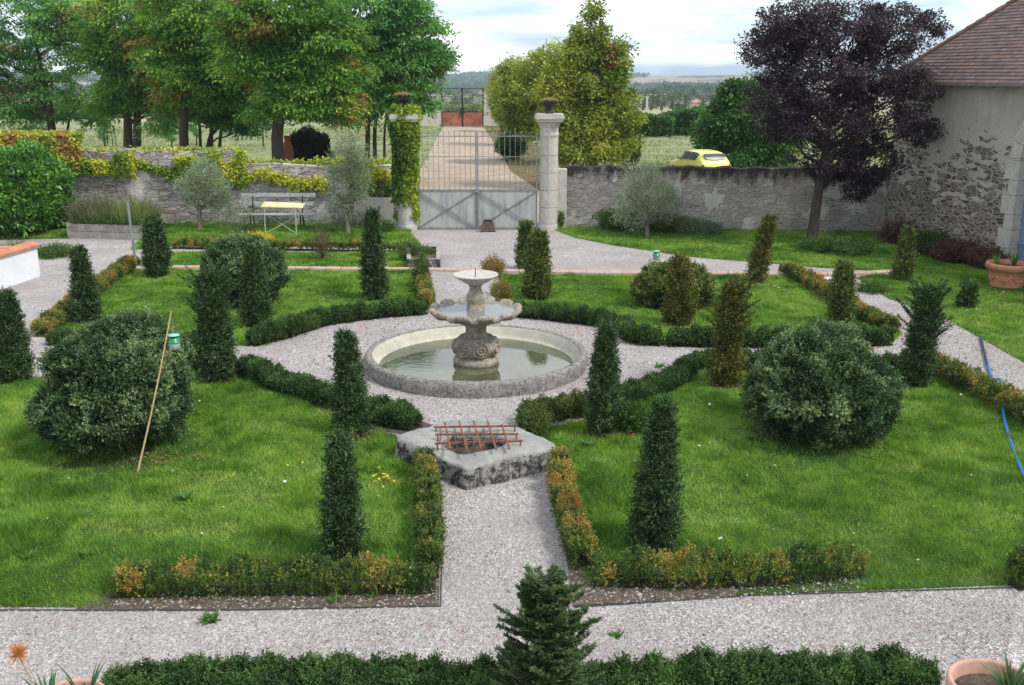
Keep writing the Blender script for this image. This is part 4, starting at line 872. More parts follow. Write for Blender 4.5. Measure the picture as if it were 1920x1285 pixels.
YEWGROUP = 'yew columns planted around the garden'
def yew(px, by, ty, hw, label, palf=DARKYEW, top=.45, lean=(0, 0), feather=0, fdir=0, seed=0, bulge=.16, shoot=.07, dens=1.0, tipx=None, nm='yew_column', fat=0.0):
    b = gp(px, by); Y = b[1]; h = zat(ty, Y); R = hw / F * (Y * CP + 4 * SP) * .64
    r = thing(nm, b, label, 'yew', YEWGROUP); rng = np.random.default_rng(1000 + seed)
    sc_ = max(1.0, Y / 13.0); area = 2 * math.pi * R * h; n = int(area * 3000 / sc_ ** 1.5 * dens)
    t = rng.uniform(0, 1, n) ** .9; a = rng.uniform(0, 2 * math.pi, n)
    prof = (1 - t) ** top * (1 - bulge * np.exp(-t * 9)) * (1 + .18 * np.sin(t * 3 + .5) * (1 - t)) + .03
    P0 = np.stack([np.cos(a) * 2, np.sin(a) * 2, t * h * 3], -1)
    lump = 1 + (vn(P0, .9, seed) - .5) * .75 + (vn(P0 * (1, 1, 2.2), 2.0, seed + 3) - .5) * .75
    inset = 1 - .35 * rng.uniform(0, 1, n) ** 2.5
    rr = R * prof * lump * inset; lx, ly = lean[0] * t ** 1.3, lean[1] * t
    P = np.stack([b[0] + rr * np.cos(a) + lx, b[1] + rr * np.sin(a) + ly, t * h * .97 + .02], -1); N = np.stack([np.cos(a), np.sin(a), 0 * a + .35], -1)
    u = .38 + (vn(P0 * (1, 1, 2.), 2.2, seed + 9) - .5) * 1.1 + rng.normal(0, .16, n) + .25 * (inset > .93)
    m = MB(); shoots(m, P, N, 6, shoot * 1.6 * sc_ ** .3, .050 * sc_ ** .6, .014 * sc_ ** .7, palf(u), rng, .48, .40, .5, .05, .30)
    core = [(R * .62 * (1 - q) ** top * (1 - bulge * math.exp(-q * 9)) + .01, h * .93 * q + .02) for q in np.linspace(0, 1, 9)]  # solid core, coloured dark for the shaded inside, blocks see-through
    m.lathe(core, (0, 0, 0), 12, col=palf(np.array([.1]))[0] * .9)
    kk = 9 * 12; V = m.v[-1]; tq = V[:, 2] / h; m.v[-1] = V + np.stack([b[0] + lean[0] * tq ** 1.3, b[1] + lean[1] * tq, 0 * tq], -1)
    # loose long feathers near the top
    nf = 54 + feather
    for q in range(nf):
        tq = rng.uniform(.5 if feather else .08, 1.0); aa_ = rng.uniform(0, 6.28) if rng.uniform() > .55 or fdir == 0 else (0 if fdir > 0 else math.pi) + rng.normal(0, .5)
        pf = (1 - tq) ** top; st_ = np.array([b[0] + lean[0] * tq ** 1.3 + R * pf * .6 * math.cos(aa_), b[1] + lean[1] * tq + R * pf * .6 * math.sin(aa_), tq * h * .92])
        Ls = rng.uniform(.08, .17) * sc_ ** .3 * (1 + (2.2 if feather > 20 else .4 if feather else 0) * rng.uniform(0, 1)); dr_ = nrm(np.array([math.cos(aa_) * .7, math.sin(aa_) * .7, rng.uniform(.5, 1.3)]))
        k = int(26 * Ls / .1); tt = rng.uniform(.1, 1, k); Q = st_ + dr_ * (tt * Ls * 1.3)[:, None] + np.array([0, 0, -.1]) * (tt[:, None] ** 2) * Ls; LD = nrm(dr_[None] * .9 + rng.normal(0, .5, (k, 3)))
        leafadd(m, Q, LD, .05 * sc_ ** .5, .012 * sc_ ** .6, palf(np.full(k, .45) + rng.normal(0, .2, k)), rng, .05)
    for q in range(13):      # the ragged leading shoots
        tp0 = np.array([b[0] + lean[0] * .8 + rng.normal(0, R * .14), b[1] + lean[1] * .8 + rng.normal(0, R * .14), h * rng.uniform(.80, .92)]); Ls = h * rng.uniform(.07, .20); dr_ = nrm(np.array([rng.normal(0, .28), rng.normal(0, .28), 1.])); k = int(60 + 300 * Ls); tt = rng.uniform(0, 1, k)
        leafadd(m, tp0 + dr_ * (tt * Ls)[:, None], nrm(dr_[None] * .7 + rng.normal(0, .55, (k, 3))), .05 * sc_ ** .5 * (1.1 - .5 * tt), .013 * sc_ ** .6, palf(.45 + rng.normal(0, .2, k)), rng, .05)
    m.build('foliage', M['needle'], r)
    MB().tube([b, b + (lean[0] * .3, lean[1] * .3, h * .45), b + (lean[0], lean[1], h * .85)], [.05 * R / .25 + .01, .03, .01], 8).build('stem', M['bark'], r)
    return r
Q_ = [
 (297, 519, 410, 26, 'dark yew column beside the grey steel post', DARKYEW, .22, (0, 0), 0, 0),
 (165, 603, 470, 27, 'dark spiky yew column in the yellow hedge behind the big left bush', DARKYEW, .50, (-.04, 0), 0, 0),
 (28, 715, 555, 44, 'bluish yew at the left edge with a long shoot pointing right', DARKYEW, .50, (.02, 0), 16, 1),
 (410, 715, 512, 36, 'yew column with a wide feathery top left of the fountain path', DARKYEW, .28, (-.02, 0), 60, 0),
 (482, 612, 470, 30, 'broad yew column leaning on the right side of the back left bush', DARKYEW, .35, (0, 0), 8, 0),
 (702, 562, 400, 26, 'straight dark yew column left of the fountain top, beyond the hedge', DARKYEW, .33, (.02, 0), 0, 0),
 (663, 815, 632, 36, 'dark yew column just left of the round pool', DARKYEW, .42, (-.06, 0), 10, 0),
 (642, 1043, 822, 41, 'slender dark yew cone on the near left lawn', DARKYEW, .42, (.03, 0), 0, 0),
 (986, 506, 422, 19, 'small bright yew behind the taller one right of the fountain', BOXGOLD, .40, (0, 0), 4, 0),
 (1008, 562, 440, 27, 'bright green yew column right of the fountain top', BOXGOLD, .30, (0, 0), 8, 1),
 (1270, 610, 487, 29, 'olive green yew in front of the mid-sized right box bush', OLIVEYEW, .28, (0, 0), 0, 0),
 (1358, 724, 535, 30, 'golden yew with feathery shoots behind the large right bush', OLIVEYEW, .40, (.03, 0), 34, 1),
 (1418, 530, 410, 16, 'leaning bronze yew column by the path under the purple tree', OLIVEYEW, .14, (.26, 0), 0, 0),
 (1575, 609, 497, 24, 'green yew column standing in the yellowing hedge on the right', BOXGOLD, .28, (0, 0), 0, 0),
 (1692, 527, 432, 20, 'small pointed yew near the barn wall', BOXGOLD, .55, (.02, 0), 0, 0),
 (1716, 725, 545, 32, 'twisted dark yew with bare upper shoots behind the large right bush', DARKYEW, .38, (.10, 0), 50, 0),
 (1130, 815, 618, 34, 'dark yew column just right of the round pool', DARKYEW, .38, (.02, 0), 12, -1),
 (1226, 1030, 762, 50, 'largest dark yew cone on the near right lawn', DARKYEW, .45, (.03, 0), 6, 1),
 (1811, 580, 537, 18, 'knee high yew cone on the right side lawn', DARKYEW, .75, (0, 0), 0, 0),
]
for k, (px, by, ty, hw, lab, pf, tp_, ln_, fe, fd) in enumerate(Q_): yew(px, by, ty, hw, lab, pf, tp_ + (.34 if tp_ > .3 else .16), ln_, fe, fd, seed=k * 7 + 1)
# foreground young yew, open branches
def open_yew():
    b = np.array([xat(1022, 7.15, .4), 7.15, 0]); h = zat(1072, 7.15); r = thing('young_yew', b, 'young open yew with spreading needled branches in the foreground hedge', 'yew'); rng = np.random.default_rng(77)
    m = MB(); st = MB(); br = []
    for q in range(250):
        t = rng.uniform(.02, .98); a = rng.uniform(0, 6.28); Lb = (.10 + .46 * (1 - t) ** .5) * rng.uniform(.4, 1.2)
        s_ = b + (rng.normal(0, .015), rng.normal(0, .015), t * h * .93); d_ = nrm(np.array([math.cos(a), math.sin(a), rng.uniform(.35, 1.3)])); e_ = s_ + d_ * Lb; mid = (s_ + e_) / 2 + (0, 0, .03); br.append((s_, mid, e_))
    for a_, l_ in ((2.45, .52), (2.75, .40), (.35, .46), (.6, .34), (-.2, .35)):
        s_ = b + (0, 0, h * .62); e_ = s_ + np.array([math.cos(a_) * l_, -.05, abs(math.sin(a_)) * l_ * .62 + .06]); br.append((s_, (s_ + e_) / 2 - (0, 0, .03), e_))
    for s_, mid, e_ in br:
        st.tube([s_, mid, e_], [.009, .006, .003], 5, cap=False); k = int(230 * np.linalg.norm(e_ - s_) / .3) + 30; t = rng.uniform(0.12, 1, k)[:, None]
        Q = s_ * (1 - t) ** 2 + 2 * mid * t * (1 - t) + e_ * t ** 2; dd = nrm(e_ - s_); sidev = nrm(np.cross(dd, (0, 0, 1))); sg = rng.choice([-1, 1], k)[:, None]
        LD = nrm(dd * .7 + sidev * sg * .9 + rng.normal(0, .25, (k, 3))); leafadd(m, Q, LD, rng.uniform(.03, .05, k), .008, DARKYEW(rng.uniform(.25, .95, k) + .1 * t[:, 0]), rng, .02, up=(0, 0, 1))
        for _ in range(int(np.linalg.norm(e_ - s_) / .045)):
            u = rng.uniform(.2, .95); s2 = s_ * (1 - u) ** 2 + 2 * mid * u * (1 - u) + e_ * u ** 2; d2 = nrm(dd + sidev * rng.choice([-1, 1]) * .9 + rng.normal(0, .3, 3)); l2 = rng.uniform(.05, .13) * (1.2 - u)
            st.tube([s2, s2 + d2 * l2], [.004, .002], 4, cap=False); k2 = int(l2 * 420) + 8; t2 = rng.uniform(0, 1.05, k2)[:, None]; sv = nrm(np.cross(d2, (0, 0, 1))); leafadd(m, s2 + d2 * l2 * t2, nrm(d2 * .6 + sv * rng.choice([-1, 1], k2)[:, None] + rng.normal(0, .25, (k2, 3))), rng.uniform(.026, .042, k2), .008, DARKYEW(rng.uniform(.35, 1, k2)), rng, .02, up=(0, 0, 1))
    m.build('foliage', M['needle'], r); st.tube([b, b + (0, 0, h * .95)], [.03, .006], 8); st.build('branches', M['bark'], r)
open_yew()

# ---- big round bushes
def ball(px, by, ty, hw, label, palf, n, leaf=.022, seed=0, squash=.78, nm='box_bush', lump=.40, sy=1.0, tips=.75, shoot=.09, cat='bush', clear=.0):
    b0 = gp(px, by); R = hw / F * (b0[1] * CP + 4 * SP); b = b0 + (0, R * .55, 0); R = hw / F * (b[1] * CP + 4 * SP); R *= .84; h = zat(ty, b[1] + R * .15) * .95
    r = thing(nm, b, label, cat); rng = np.random.default_rng(500 + seed)
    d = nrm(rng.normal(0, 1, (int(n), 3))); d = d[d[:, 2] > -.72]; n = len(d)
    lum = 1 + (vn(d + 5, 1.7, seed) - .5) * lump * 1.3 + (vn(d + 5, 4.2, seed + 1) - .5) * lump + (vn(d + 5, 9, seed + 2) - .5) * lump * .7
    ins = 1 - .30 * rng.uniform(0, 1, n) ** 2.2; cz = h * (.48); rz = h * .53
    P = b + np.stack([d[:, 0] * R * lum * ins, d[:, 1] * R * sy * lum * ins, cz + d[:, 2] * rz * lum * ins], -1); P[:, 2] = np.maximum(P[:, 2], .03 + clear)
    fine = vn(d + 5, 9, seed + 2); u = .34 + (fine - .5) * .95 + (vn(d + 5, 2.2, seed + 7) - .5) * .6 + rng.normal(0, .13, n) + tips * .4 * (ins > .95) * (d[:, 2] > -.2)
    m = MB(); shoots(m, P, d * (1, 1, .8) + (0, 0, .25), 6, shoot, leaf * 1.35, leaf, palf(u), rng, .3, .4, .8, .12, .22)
    m.lathe([(R * .74 * math.cos(t_), cz + rz * .78 * math.sin(t_)) for t_ in np.linspace(-1.15, 1.5, 12)], b, 20, col=palf(np.array([0.]))[0] * .8)  # dark solid core painted as the shade within the leaves
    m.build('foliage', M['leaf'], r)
    s_ = MB()
    for q in range(7): a = q * .9; s_.tube([b + (.05 * math.cos(a), .05 * math.sin(a), 0), b + (R * .5 * math.cos(a), R * .5 * math.sin(a), h * .5)], [.03, .012], 6)
    s_.build('stems', M['bark'], r); return r
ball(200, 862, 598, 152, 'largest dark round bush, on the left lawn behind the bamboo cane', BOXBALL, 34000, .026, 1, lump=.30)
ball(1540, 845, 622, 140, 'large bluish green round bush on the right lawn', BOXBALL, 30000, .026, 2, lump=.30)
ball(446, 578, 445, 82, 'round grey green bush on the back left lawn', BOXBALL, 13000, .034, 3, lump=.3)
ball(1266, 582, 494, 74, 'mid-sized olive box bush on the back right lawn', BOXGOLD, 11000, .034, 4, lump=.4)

# ---- hedges
def hedge(pts, w, h, label, palf, n, leaf=.02, seed=0, patch=0.0, sparse=0.0, shoot=.06, group='low hedges edging the garden beds', hvar=.25, k=6, base=.3, soft=1.0):
    P0 = smooth_path([np.append(p[:2], 0) for p in pts], 8); seg = np.linalg.norm(np.diff(P0, axis=0), axis=1); cum = np.concatenate([[0], np.cumsum(seg)]); Lt = cum[-1]
    rng = np.random.default_rng(2000 + seed); N_ = int(n * Lt); s = rng.uniform(0, Lt, N_); ctr = np.stack([np.interp(s, cum, P0[:, c_]) for c_ in range(3)], -1)
    tang = nrm(np.stack([np.interp(np.minimum(s + .05, Lt), cum, P0[:, c_]) - np.interp(np.maximum(s - .05, 0), cum, P0[:, c_]) for c_ in range(3)], -1)); side = np.cross(tang, (0, 0, 1))
    S3 = np.stack([s, 0 * s + seed, 0 * s], -1); hh = h * (1 + (vn(S3, 3.5, seed) - .5) * hvar * 1.2 + (vn(S3, 14, seed + 1) - .5) * hvar * 2.6); ww = w * (1 + (vn(S3, 2.1, seed + 2) - .5) * .25 + (vn(S3, 9, seed + 5) - .5) * .35)
    endf = np.clip(np.minimum(s, Lt - s) / (w * .5), 0, 1) ** .5
    th = rng.uniform(0, math.pi, N_); ct, st_ = np.cos(th), np.sin(th); ex = .55
    ins = 1 - .35 * rng.uniform(0, 1, N_) ** 2
    P = ctr + side * (np.sign(ct) * np.abs(ct) ** ex * ww / 2 * ins * (.4 + .6 * endf))[:, None] + np.array([0, 0, 1]) * (np.abs(st_) ** ex * hh * ins * (.75 + .25 * endf) * .88 + .02)[:, None]
    Nn = side * ct[:, None] + np.array([0, 0, 1]) * st_[:, None]
    u = base + (vn(P, 6, seed + 3) - .5) * .9 + rng.normal(0, .14, N_) + .2 * (ins > .93) * (st_ > .5)
    if patch: u = u + patch * .62 * np.clip((vn(P * (1, 1, .4), 3.6, seed + 4) - .50) * 3.2, -.3, .8) * (.5 + .5 * P[:, 2] / h) + (vn(P, 9, seed + 8) - .5) * .6 * patch
    keep = rng.uniform(0, 1, N_) > sparse * (1 - np.clip(P[:, 2] / h, 0, 1)) ; P, Nn, u = P[keep], Nn[keep], u[keep]
    m = MB(); shoots(m, P, Nn, k, shoot, leaf * 1.4, leaf, palf(u), rng, .5, .3, .75, .12, .2)
    r = thing('box_hedge', P0[len(P0) // 2], label, 'hedge', group); m.build('foliage', M['leaf'], r)
    # twigs
    tw = MB(); kt = int(Lt * 26 * soft)
    for q in range(kt):
        sv = rng.uniform(0, Lt); c_ = np.array([np.interp(sv, cum, P0[:, i_]) for i_ in range(3)]) + rng.normal(0, w * .16, 3) * (1, 1, 0); tw.tube([c_ , c_ + np.append(rng.normal(0, .05, 2), h * rng.uniform(.6, .95))], [.006, .003], 4, cap=False)
    for a, b in zip(P0[:-1], P0[1:]): tw.bar(a + (0, 0, .015), b + (0, 0, .015), w * .75, .035)
    if not sparse:
        cc_ = P0[(cum > w * .4) & (cum < Lt - w * .4)]
        if len(cc_) > 1:
            for a, b in zip(cc_[:-1], cc_[1:]): tw.bar(a + (0, 0, h * .33), b + (0, 0, h * .33), w * .5, h * .62)  # added solid core, dark like the hedge's shaded inside, not single twigs
    tw.build('twigs', M['twig_core'], r); return r
g = lambda *a: [gp(*p) for p in a]
hedge(g((212, 1118), (420, 1113), (620, 1112), (815, 1108)), .28, .31, 'low browning box hedge along the front of the left lawn', YHEDGE, 1250, .018, 1, patch=.75, sparse=.7, base=.20)
hedge(g((806, 1090), (806, 1010), (803, 940), (796, 892)), .24, .38, 'narrow box hedge with yellow tips left of the front path', YHEDGE, 2000, .018, 2, patch=.45, sparse=.35, base=.22)
hedge(g((1108, 1095), (1300, 1100), (1480, 1090), (1622, 1078)), .28, .34, 'low browning box hedge along the front of the right lawn', YHEDGE, 1250, .018, 3, patch=.5, sparse=.7, base=.20)
hedge(g((1048, 893), (1056, 950), (1072, 1010), (1095, 1075)), .26, .34, 'narrow yellowing box hedge right of the front path', YHEDGE, 2000, .018, 4, patch=.6, sparse=.35, base=.28)
hedge(g((1895, 1100), (1960, 1090)), .3, .34, 'short piece of box hedge at the right edge of the front lawn', YHEDGE, 1500, .018, 5, patch=.1, base=.2)
hedge(g((455, 700), (520, 727), (585, 752), (632, 768)), .36, .30, 'dark box hedge curving round the left of the fountain', BOXHEDGE, 2400, .02, 6)
hedge(g((684, 782), (730, 795), (782, 807)), .42, .34, 'dark box hedge between the left pool yew and the stone slab', BOXHEDGE, 2600, .02, 7)
hedge(g((325, 690), (375, 694), (440, 696)), .34, .28, 'short dark box hedge beside the feathery left yew', BOXHEDGE, 2000, .022, 8)
hedge(g((995, 812), (1010, 790), (1080, 780), (1110, 775)), .38, .30, 'box hedge with a yellow end, right of the stone slab', BOXGOLD, 2300, .02, 9)
hedge(g((1150, 765), (1210, 745), (1265, 722), (1290, 700)), .36, .28, 'dark box hedge curving round the right of the fountain', BOXHEDGE, 2200, .02, 10)
hedge(g((1283, 690), (1340, 690), (1410, 694), (1480, 697)), .34, .26, 'dark box hedge along the path behind the golden yew', BOXHEDGE, 1700, .022, 11)
hedge(g((1640, 694), (1690, 696), (1748, 700)), .34, .26, 'short dark box hedge between the large right bush and the twisted yew', BOXHEDGE, 1700, .022, 12)
hedge(g((1750, 700), (1820, 735), (1880, 770), (1960, 815), (2020, 850)), .34, .33, 'yellowing box hedge under the blue hose on the right', YHEDGE, 1500, .022, 13, patch=.5, sparse=.4, base=.26)
hedge(g((75, 632), (130, 590), (195, 540), (252, 500)), .34, .28, 'yellow and orange box hedge running back left of the white path', YHEDGE, 1300, .025, 14, patch=.8, sparse=.3, base=.3)
hedge(g((95, 645), (200, 652), (320, 655), (420, 652)), .34, .26, 'dark box hedge behind the big left bush', BOXHEDGE, 1500, .024, 15)
hedge(g((470, 650), (540, 632), (600, 612), (690, 598), (800, 588)), .36, .30, 'dark box hedge sweeping behind the pool to its left', BOXHEDGE, 1700, .024, 16)
hedge(g((800, 580), (795, 550), (789, 524)), .3, .34, 'narrow box hedge climbing back left of the fountain top', YHEDGE, 1400, .025, 17, patch=.35, base=.25)
hedge(g((955, 592), (1050, 602), (1140, 614), (1185, 640), (1240, 648)), .36, .30, 'dark box hedge sweeping behind the pool to its right', BOXHEDGE, 1700, .024, 18)
hedge(g((1250, 648), (1400, 650), (1550, 650), (1668, 646)), .36, .30, 'long straight dark box hedge behind the large right bush', BOXHEDGE, 1600, .024, 19)
hedge(g((1470, 512), (1530, 545), (1600, 590), (1676, 628)), .34, .28, 'orange tipped box hedge slanting beside the right path', YHEDGE, 1300, .025, 20, patch=.7, sparse=.2, base=.3)
hedge([np.array([-3.45, 7.42, 0]), np.array([-1.5, 7.45, 0]), np.array([0, 7.42, 0])], .42, .34, 'bright dark green box hedge in the foreground, left of the young yew', BOXHEDGE, 3600, .017, 21, hvar=.17)
hedge([np.array([.55, 7.42, 0]), np.array([1.9, 7.5, 0]), np.array([3.62, 7.56, 0])], .42, .36, 'bright dark green box hedge in the foreground, right of the young yew', BOXHEDGE, 3600, .017, 22, hvar=.17)
hedge(g((325, 466), (430, 468), (560, 470), (680, 472), (768, 474)), .3, .26, 'thin orange and green hedge in front of the bench lawn', YHEDGE, 700, .03, 23, patch=.7, sparse=.3, base=.32)
def shrub(px, by, ty, hw, label, palf, n=900, leaf=.03, seed=0, cat='shrub', nm='shrub', up=.5, shoot=.15, k=6, narrow=.5, grp=None, dy=0, stems=6):
    b = gp(px, by); b[1] += dy; b[0] = xat(px, b[1]); R = hw / F * (b[1] * CP + 4 * SP); h = zat(ty, b[1]); b[2] = 0; r = thing(nm, b, label, cat, grp); rng = np.random.default_rng(3000 + seed)
    d = nrm(rng.normal(0, 1, (n, 3))); rad = rng.uniform(.3, 1, n) ** .5; lum = 1 + (vn(d + 3, 2.5, seed) - .5) * .7
    P = b + d * rad[:, None] * lum[:, None] * np.array([R, R, h * .46]) + (0, 0, h * .5); P[:, 2] = np.maximum(P[:, 2], .02)
    u = .4 + (vn(P, 4, seed) - .5) * .7 + rng.normal(0, .15, n); m = MB(); shoots(m, P, d, k, shoot, leaf * 1.6, leaf * narrow * 1.6, palf(u), rng, up, .3, .6, .1, .2); m.build('foliage', M['leaf'], r)
    s_ = MB()
    for q in range(stems): a = rng.uniform(0, 6.28); s_.tube([b, b + (R * .5 * math.cos(a), R * .5 * math.sin(a), h * rng.uniform(.4, .8))], [.015, .006], 5)
    s_.build('stems', M['twig_core'], r); return r
SG = pal([(.06, .09, .05), (.10, .15, .07), (.17, .22, .12)]); GG = pal([(.03, .07, .012), (.06, .13, .02), (.12, .20, .04)]); RB = pal([(.05, .03, .02), (.12, .055, .04), (.12, .13, .04)]); YG = pal([(.13, .12, .03), (.26, .19, .04), (.34, .17, .05)])
SV = pal([(.13, .17, .14), (.20, .25, .20), (.30, .35, .28)]); YF = pal([(.15, .22, .03), (.62, .50, .02), (.75, .62, .03)]); BR = pal([(.05, .035, .025), (.11, .07, .045), (.17, .12, .07)])
shrub(940, 566, 532, 15, 'small yellow green shrub beside the scalloped bowl', YG, 500, .025, 1)
shrub(924, 520, 487, 16, 'small orange yellow shrub behind the top dish of the fountain', YG, 500, .028, 2)
shrub(1004, 815, 778, 22, 'yellow tipped box at the hedge corner right of the slab', BOXGOLD, 900, .02, 3)
shrub(605, 487, 438, 14, 'withered brown sapling on the grass strip', BR, 220, .03, 4, shoot=.2)
shrub(487, 461, 443, 22, 'low clump of bright yellow flowers before the bench lawn', YF, 500, .03, 5, cat='flowers', nm='flower_clump')
shrub(523, 420, 398, 30, 'grey green lavender clump under the bench', SV, 900, .03, 6, narrow=.25)
shrub(395, 424, 385, 34, 'silvery lavender mound at the wall behind the left olive tree', SV, 900, .03, 7, narrow=.25, dy=1.0)
shrub(455, 438, 392, 42, 'airy feathery green plant between the left olive tree and the bench', SG, 500, .035, 8, shoot=.3, narrow=.25)
shrub(622, 436, 412, 34, 'low grey green plant right of the folding table', SG, 500, .03, 9, shoot=.25, narrow=.25)
shrub(672, 425, 402, 30, 'pale lavender mound under the middle olive tree', SV, 700, .03, 10, narrow=.25)
shrub(720, 437, 416, 20, 'small green sapling before the rendered plinth', GG, 300, .03, 11)
shrub(1092, 420, 396, 44, 'rough green weeds beside the bare pillar', GG, 1200, .04, 12)
shrub(1160, 432, 398, 40, 'weedy green clump at the foot of the right wall', GG, 1200, .04, 13)
shrub(1250, 436, 408, 46, 'green undergrowth with yellow tips right of the olive bush', BOXGOLD, 1200, .04, 14)
shrub(1310, 440, 420, 40, 'thin sage green weeds along the right wall', SG, 700, .035, 15)
shrub(1592, 478, 456, 40, 'low dark leafy patch on the grass under the purple tree', BOXHEDGE, 600, .04, 16)
shrub(1530, 472, 452, 34, 'low weeds by the purple tree trunk', GG, 500, .04, 17)
shrub(1682, 458, 418, 34, 'reddish brown shrub in the corner of wall and barn', RB, 900, .04, 18)
shrub(1740, 480, 440, 36, 'dark green fern patch at the foot of the barn', BOXHEDGE, 900, .05, 19)
shrub(1790, 492, 455, 40, 'reddish bushy shrub at the foot of the barn wall', RB, 1200, .045, 20)
shrub(1845, 503, 472, 36, 'low green and brown shrub between the barn and the terracotta pot', RB, 900, .04, 21)
shrub(770, 490, 458, 20, 'bushy weeds with yellow tips growing beside the stone trough', BOXGOLD, 500, .028, 22)
shrub(795, 488, 470, 20, 'green weeds filling the stone trough', GG, 500, .025, 23)
shrub(790, 540, 478, 12, 'upright box shoot with a yellow top at the back hedge end', BOXGOLD, 500, .026, 24)
shrub(1180, 812, 770, 24, 'leafy nettle clump right of the dark pool yew', GG, 420, .035, 25)
shrub(105, 482, 466, 30, 'tuft of grass weeds by the white parapet', GG, 700, .03, 26)
shrub(30, 478, 462, 34, 'bluish plants growing behind the white parapet', SG, 500, .03, 27)
shrub(1635, 548, 537, 24, 'small leafy weed tuft at the edge of the right path', GG, 400, .03, 28)
for k, (px, py, s_, lb) in enumerate([(395, 1165, 30, 'weed growing in the gravel below the left front hedge'), (1345, 1102, 26, 'broad leaved weed at the foot of the right front hedge'), (345, 940, 28, 'light green dock rosette on the left front lawn'), (50, 1050, 26, 'pale dock rosette near the left edge of the lawn'), (160, 1045, 22, 'small dock rosette above the left front hedge'), (1155, 1195, 18, 'tiny reddish weed in the gravel right of the young yew'), (1525, 1050, 20, 'flat rosette above the right front hedge near its middle'), (1325, 650, 16, 'small rosette on the lawn under the golden yew'), (450, 1128, 16, 'small weed in the bare soil under the left front hedge'), (630, 1130, 22, 'grassy weed in the soil near the left front corner'), (700, 1122, 18, 'leafy weed at the left front corner of the hedge'), (775, 1118, 18, 'weed sprouting beside the path corner of the left border'), (1265, 1108, 20, 'weed in the soil left of the broad leaved weed'), (1480, 1100, 14, 'little weed at the end of the bare right border'), (1120, 1060, 20, 'green weed at the inner corner of the right hedges'), (1105, 840, 26, 'light green leafy weed among grass below the right pool yew'), (1235, 690, 14, 'weed tuft by the curved right hedge'), (800, 880, 16, 'weed at the foot of the stone slab on the left')]):
    b = gp(px, py); r = thing('weed', b, lb, 'weed'); rng = np.random.default_rng(90 + k); R = s_ / F * (b[1] * CP + 4 * SP); n = 26; a = rng.uniform(0, 6.28, n); D_ = nrm(np.stack([np.cos(a), np.sin(a), rng.uniform(.2, 1.2, n)], -1))
    m = MB(); leafadd(m, np.repeat(b[None], n, 0) + rng.normal(0, .015, (n, 3)) * (1, 1, 0), D_, R * rng.uniform(.6, 1.1, n), R * .28, C(.07, .17, .03) * rng.uniform(.7, 1.4, (n, 1)), rng, .15, up=(0, 0, 1)); m.build('leaves', M['leaf'], r)

# planter herbs, laurel, ivy
pl, a, b, pn, hp, dep = PLANT; rng = np.random.default_rng(5)
m = MB(); n = 2400; u = rng.uniform(0, 1, n); v = rng.uniform(0, 1, n); P = a + (b - a) * u[:, None] + pn * (dep * v)[:, None] + (0, 0, hp - .05)
hh = np.where(u < .6, .45 + .75 * vn(P, 1.9, 3), .70 + .45 * vn(P, 2, 4)); D_ = nrm(rng.normal(0, .30, (n, 3)) + (0, 0, 1)); c = np.where((u > .55)[:, None], C(.14, .19, .035), C(.10, .13, .05)) * rng.uniform(.6, 1.4, (n, 1)); c[rng.uniform(0, 1, n) < .25] = C(.22, .20, .12)
leafadd(m, P, D_, hh * rng.uniform(.4, 1.1, n), .022, c, rng, 0); u2 = rng.uniform(.05, 1.02, 1500); P = a + (b - a) * u2[:, None] + pn * rng.uniform(-.08, .6, 1500)[:, None] + (0, 0, hp); shoots(m, P, np.repeat([[0, -.3, 1.]], 1500, 0), 4, .16, .05, .022, GG(rng.uniform(0, 1, 1500)), rng)
m.build('herbs', M['leaf'], pl)
def laurel():
    b = gp(20, 436); Yc = 33.6; r = thing('laurel_bush', (xat(10, Yc), Yc, 0), 'large glossy bright green laurel bush at the left wall', 'bush'); rng = np.random.default_rng(6)
    m = MB(); n = 9000; d = nrm(rng.normal(0, 1, (n, 3))); d[:, 2] = np.where(d[:, 2] < -.6, -d[:, 2], d[:, 2]); lum = 1 + (vn(d + 4, 2.2, 1) - .5) * .4 + (vn(d + 4, 6, 2) - .5) * .3; R = (xat(124, Yc) - xat(-90, Yc)) / 2; cx = (xat(124, Yc) + xat(-90, Yc)) / 2; h = zat(292, Yc)
    dd = np.sign(d) * np.abs(d) ** .75; P = np.array([cx, Yc, h * .48]) + dd * (lum * (1 - .2 * rng.uniform(0, 1, n) ** 2))[:, None] * np.array([R * .92, 1.5, h * .5]); P[:, 2] = np.maximum(P[:, 2], .05)
    pf = pal([(.025, .085, .012), (.06, .17, .020), (.13, .31, .035), (.26, .44, .07)]); shoots(m, P, d, 6, .24, .18, .07, pf(.4 + (vn(P, 1.5, 5) - .5) * .8 + rng.normal(0, .18, n)), rng, .45, .35, .6, .2); m.build('foliage', M['glossleaf'], r)
    MB().lathe([(R * .7 * math.cos(t_), h * .48 + h * .4 * math.sin(t_)) for t_ in np.linspace(-1.3, 1.5, 9)], (cx, Yc, 0), 14).build('dark_core', M['twig_core'], r)  # one solid dark body in place of the shaded laurel interior
laurel()
IVY = pal([(.06, .13, .015), (.16, .25, .02), (.36, .42, .04), (.55, .52, .06)]); IVYR = pal([(.07, .13, .02), (.18, .26, .03), (.38, .41, .05), (.48, .42, .07), (.33, .16, .06)])
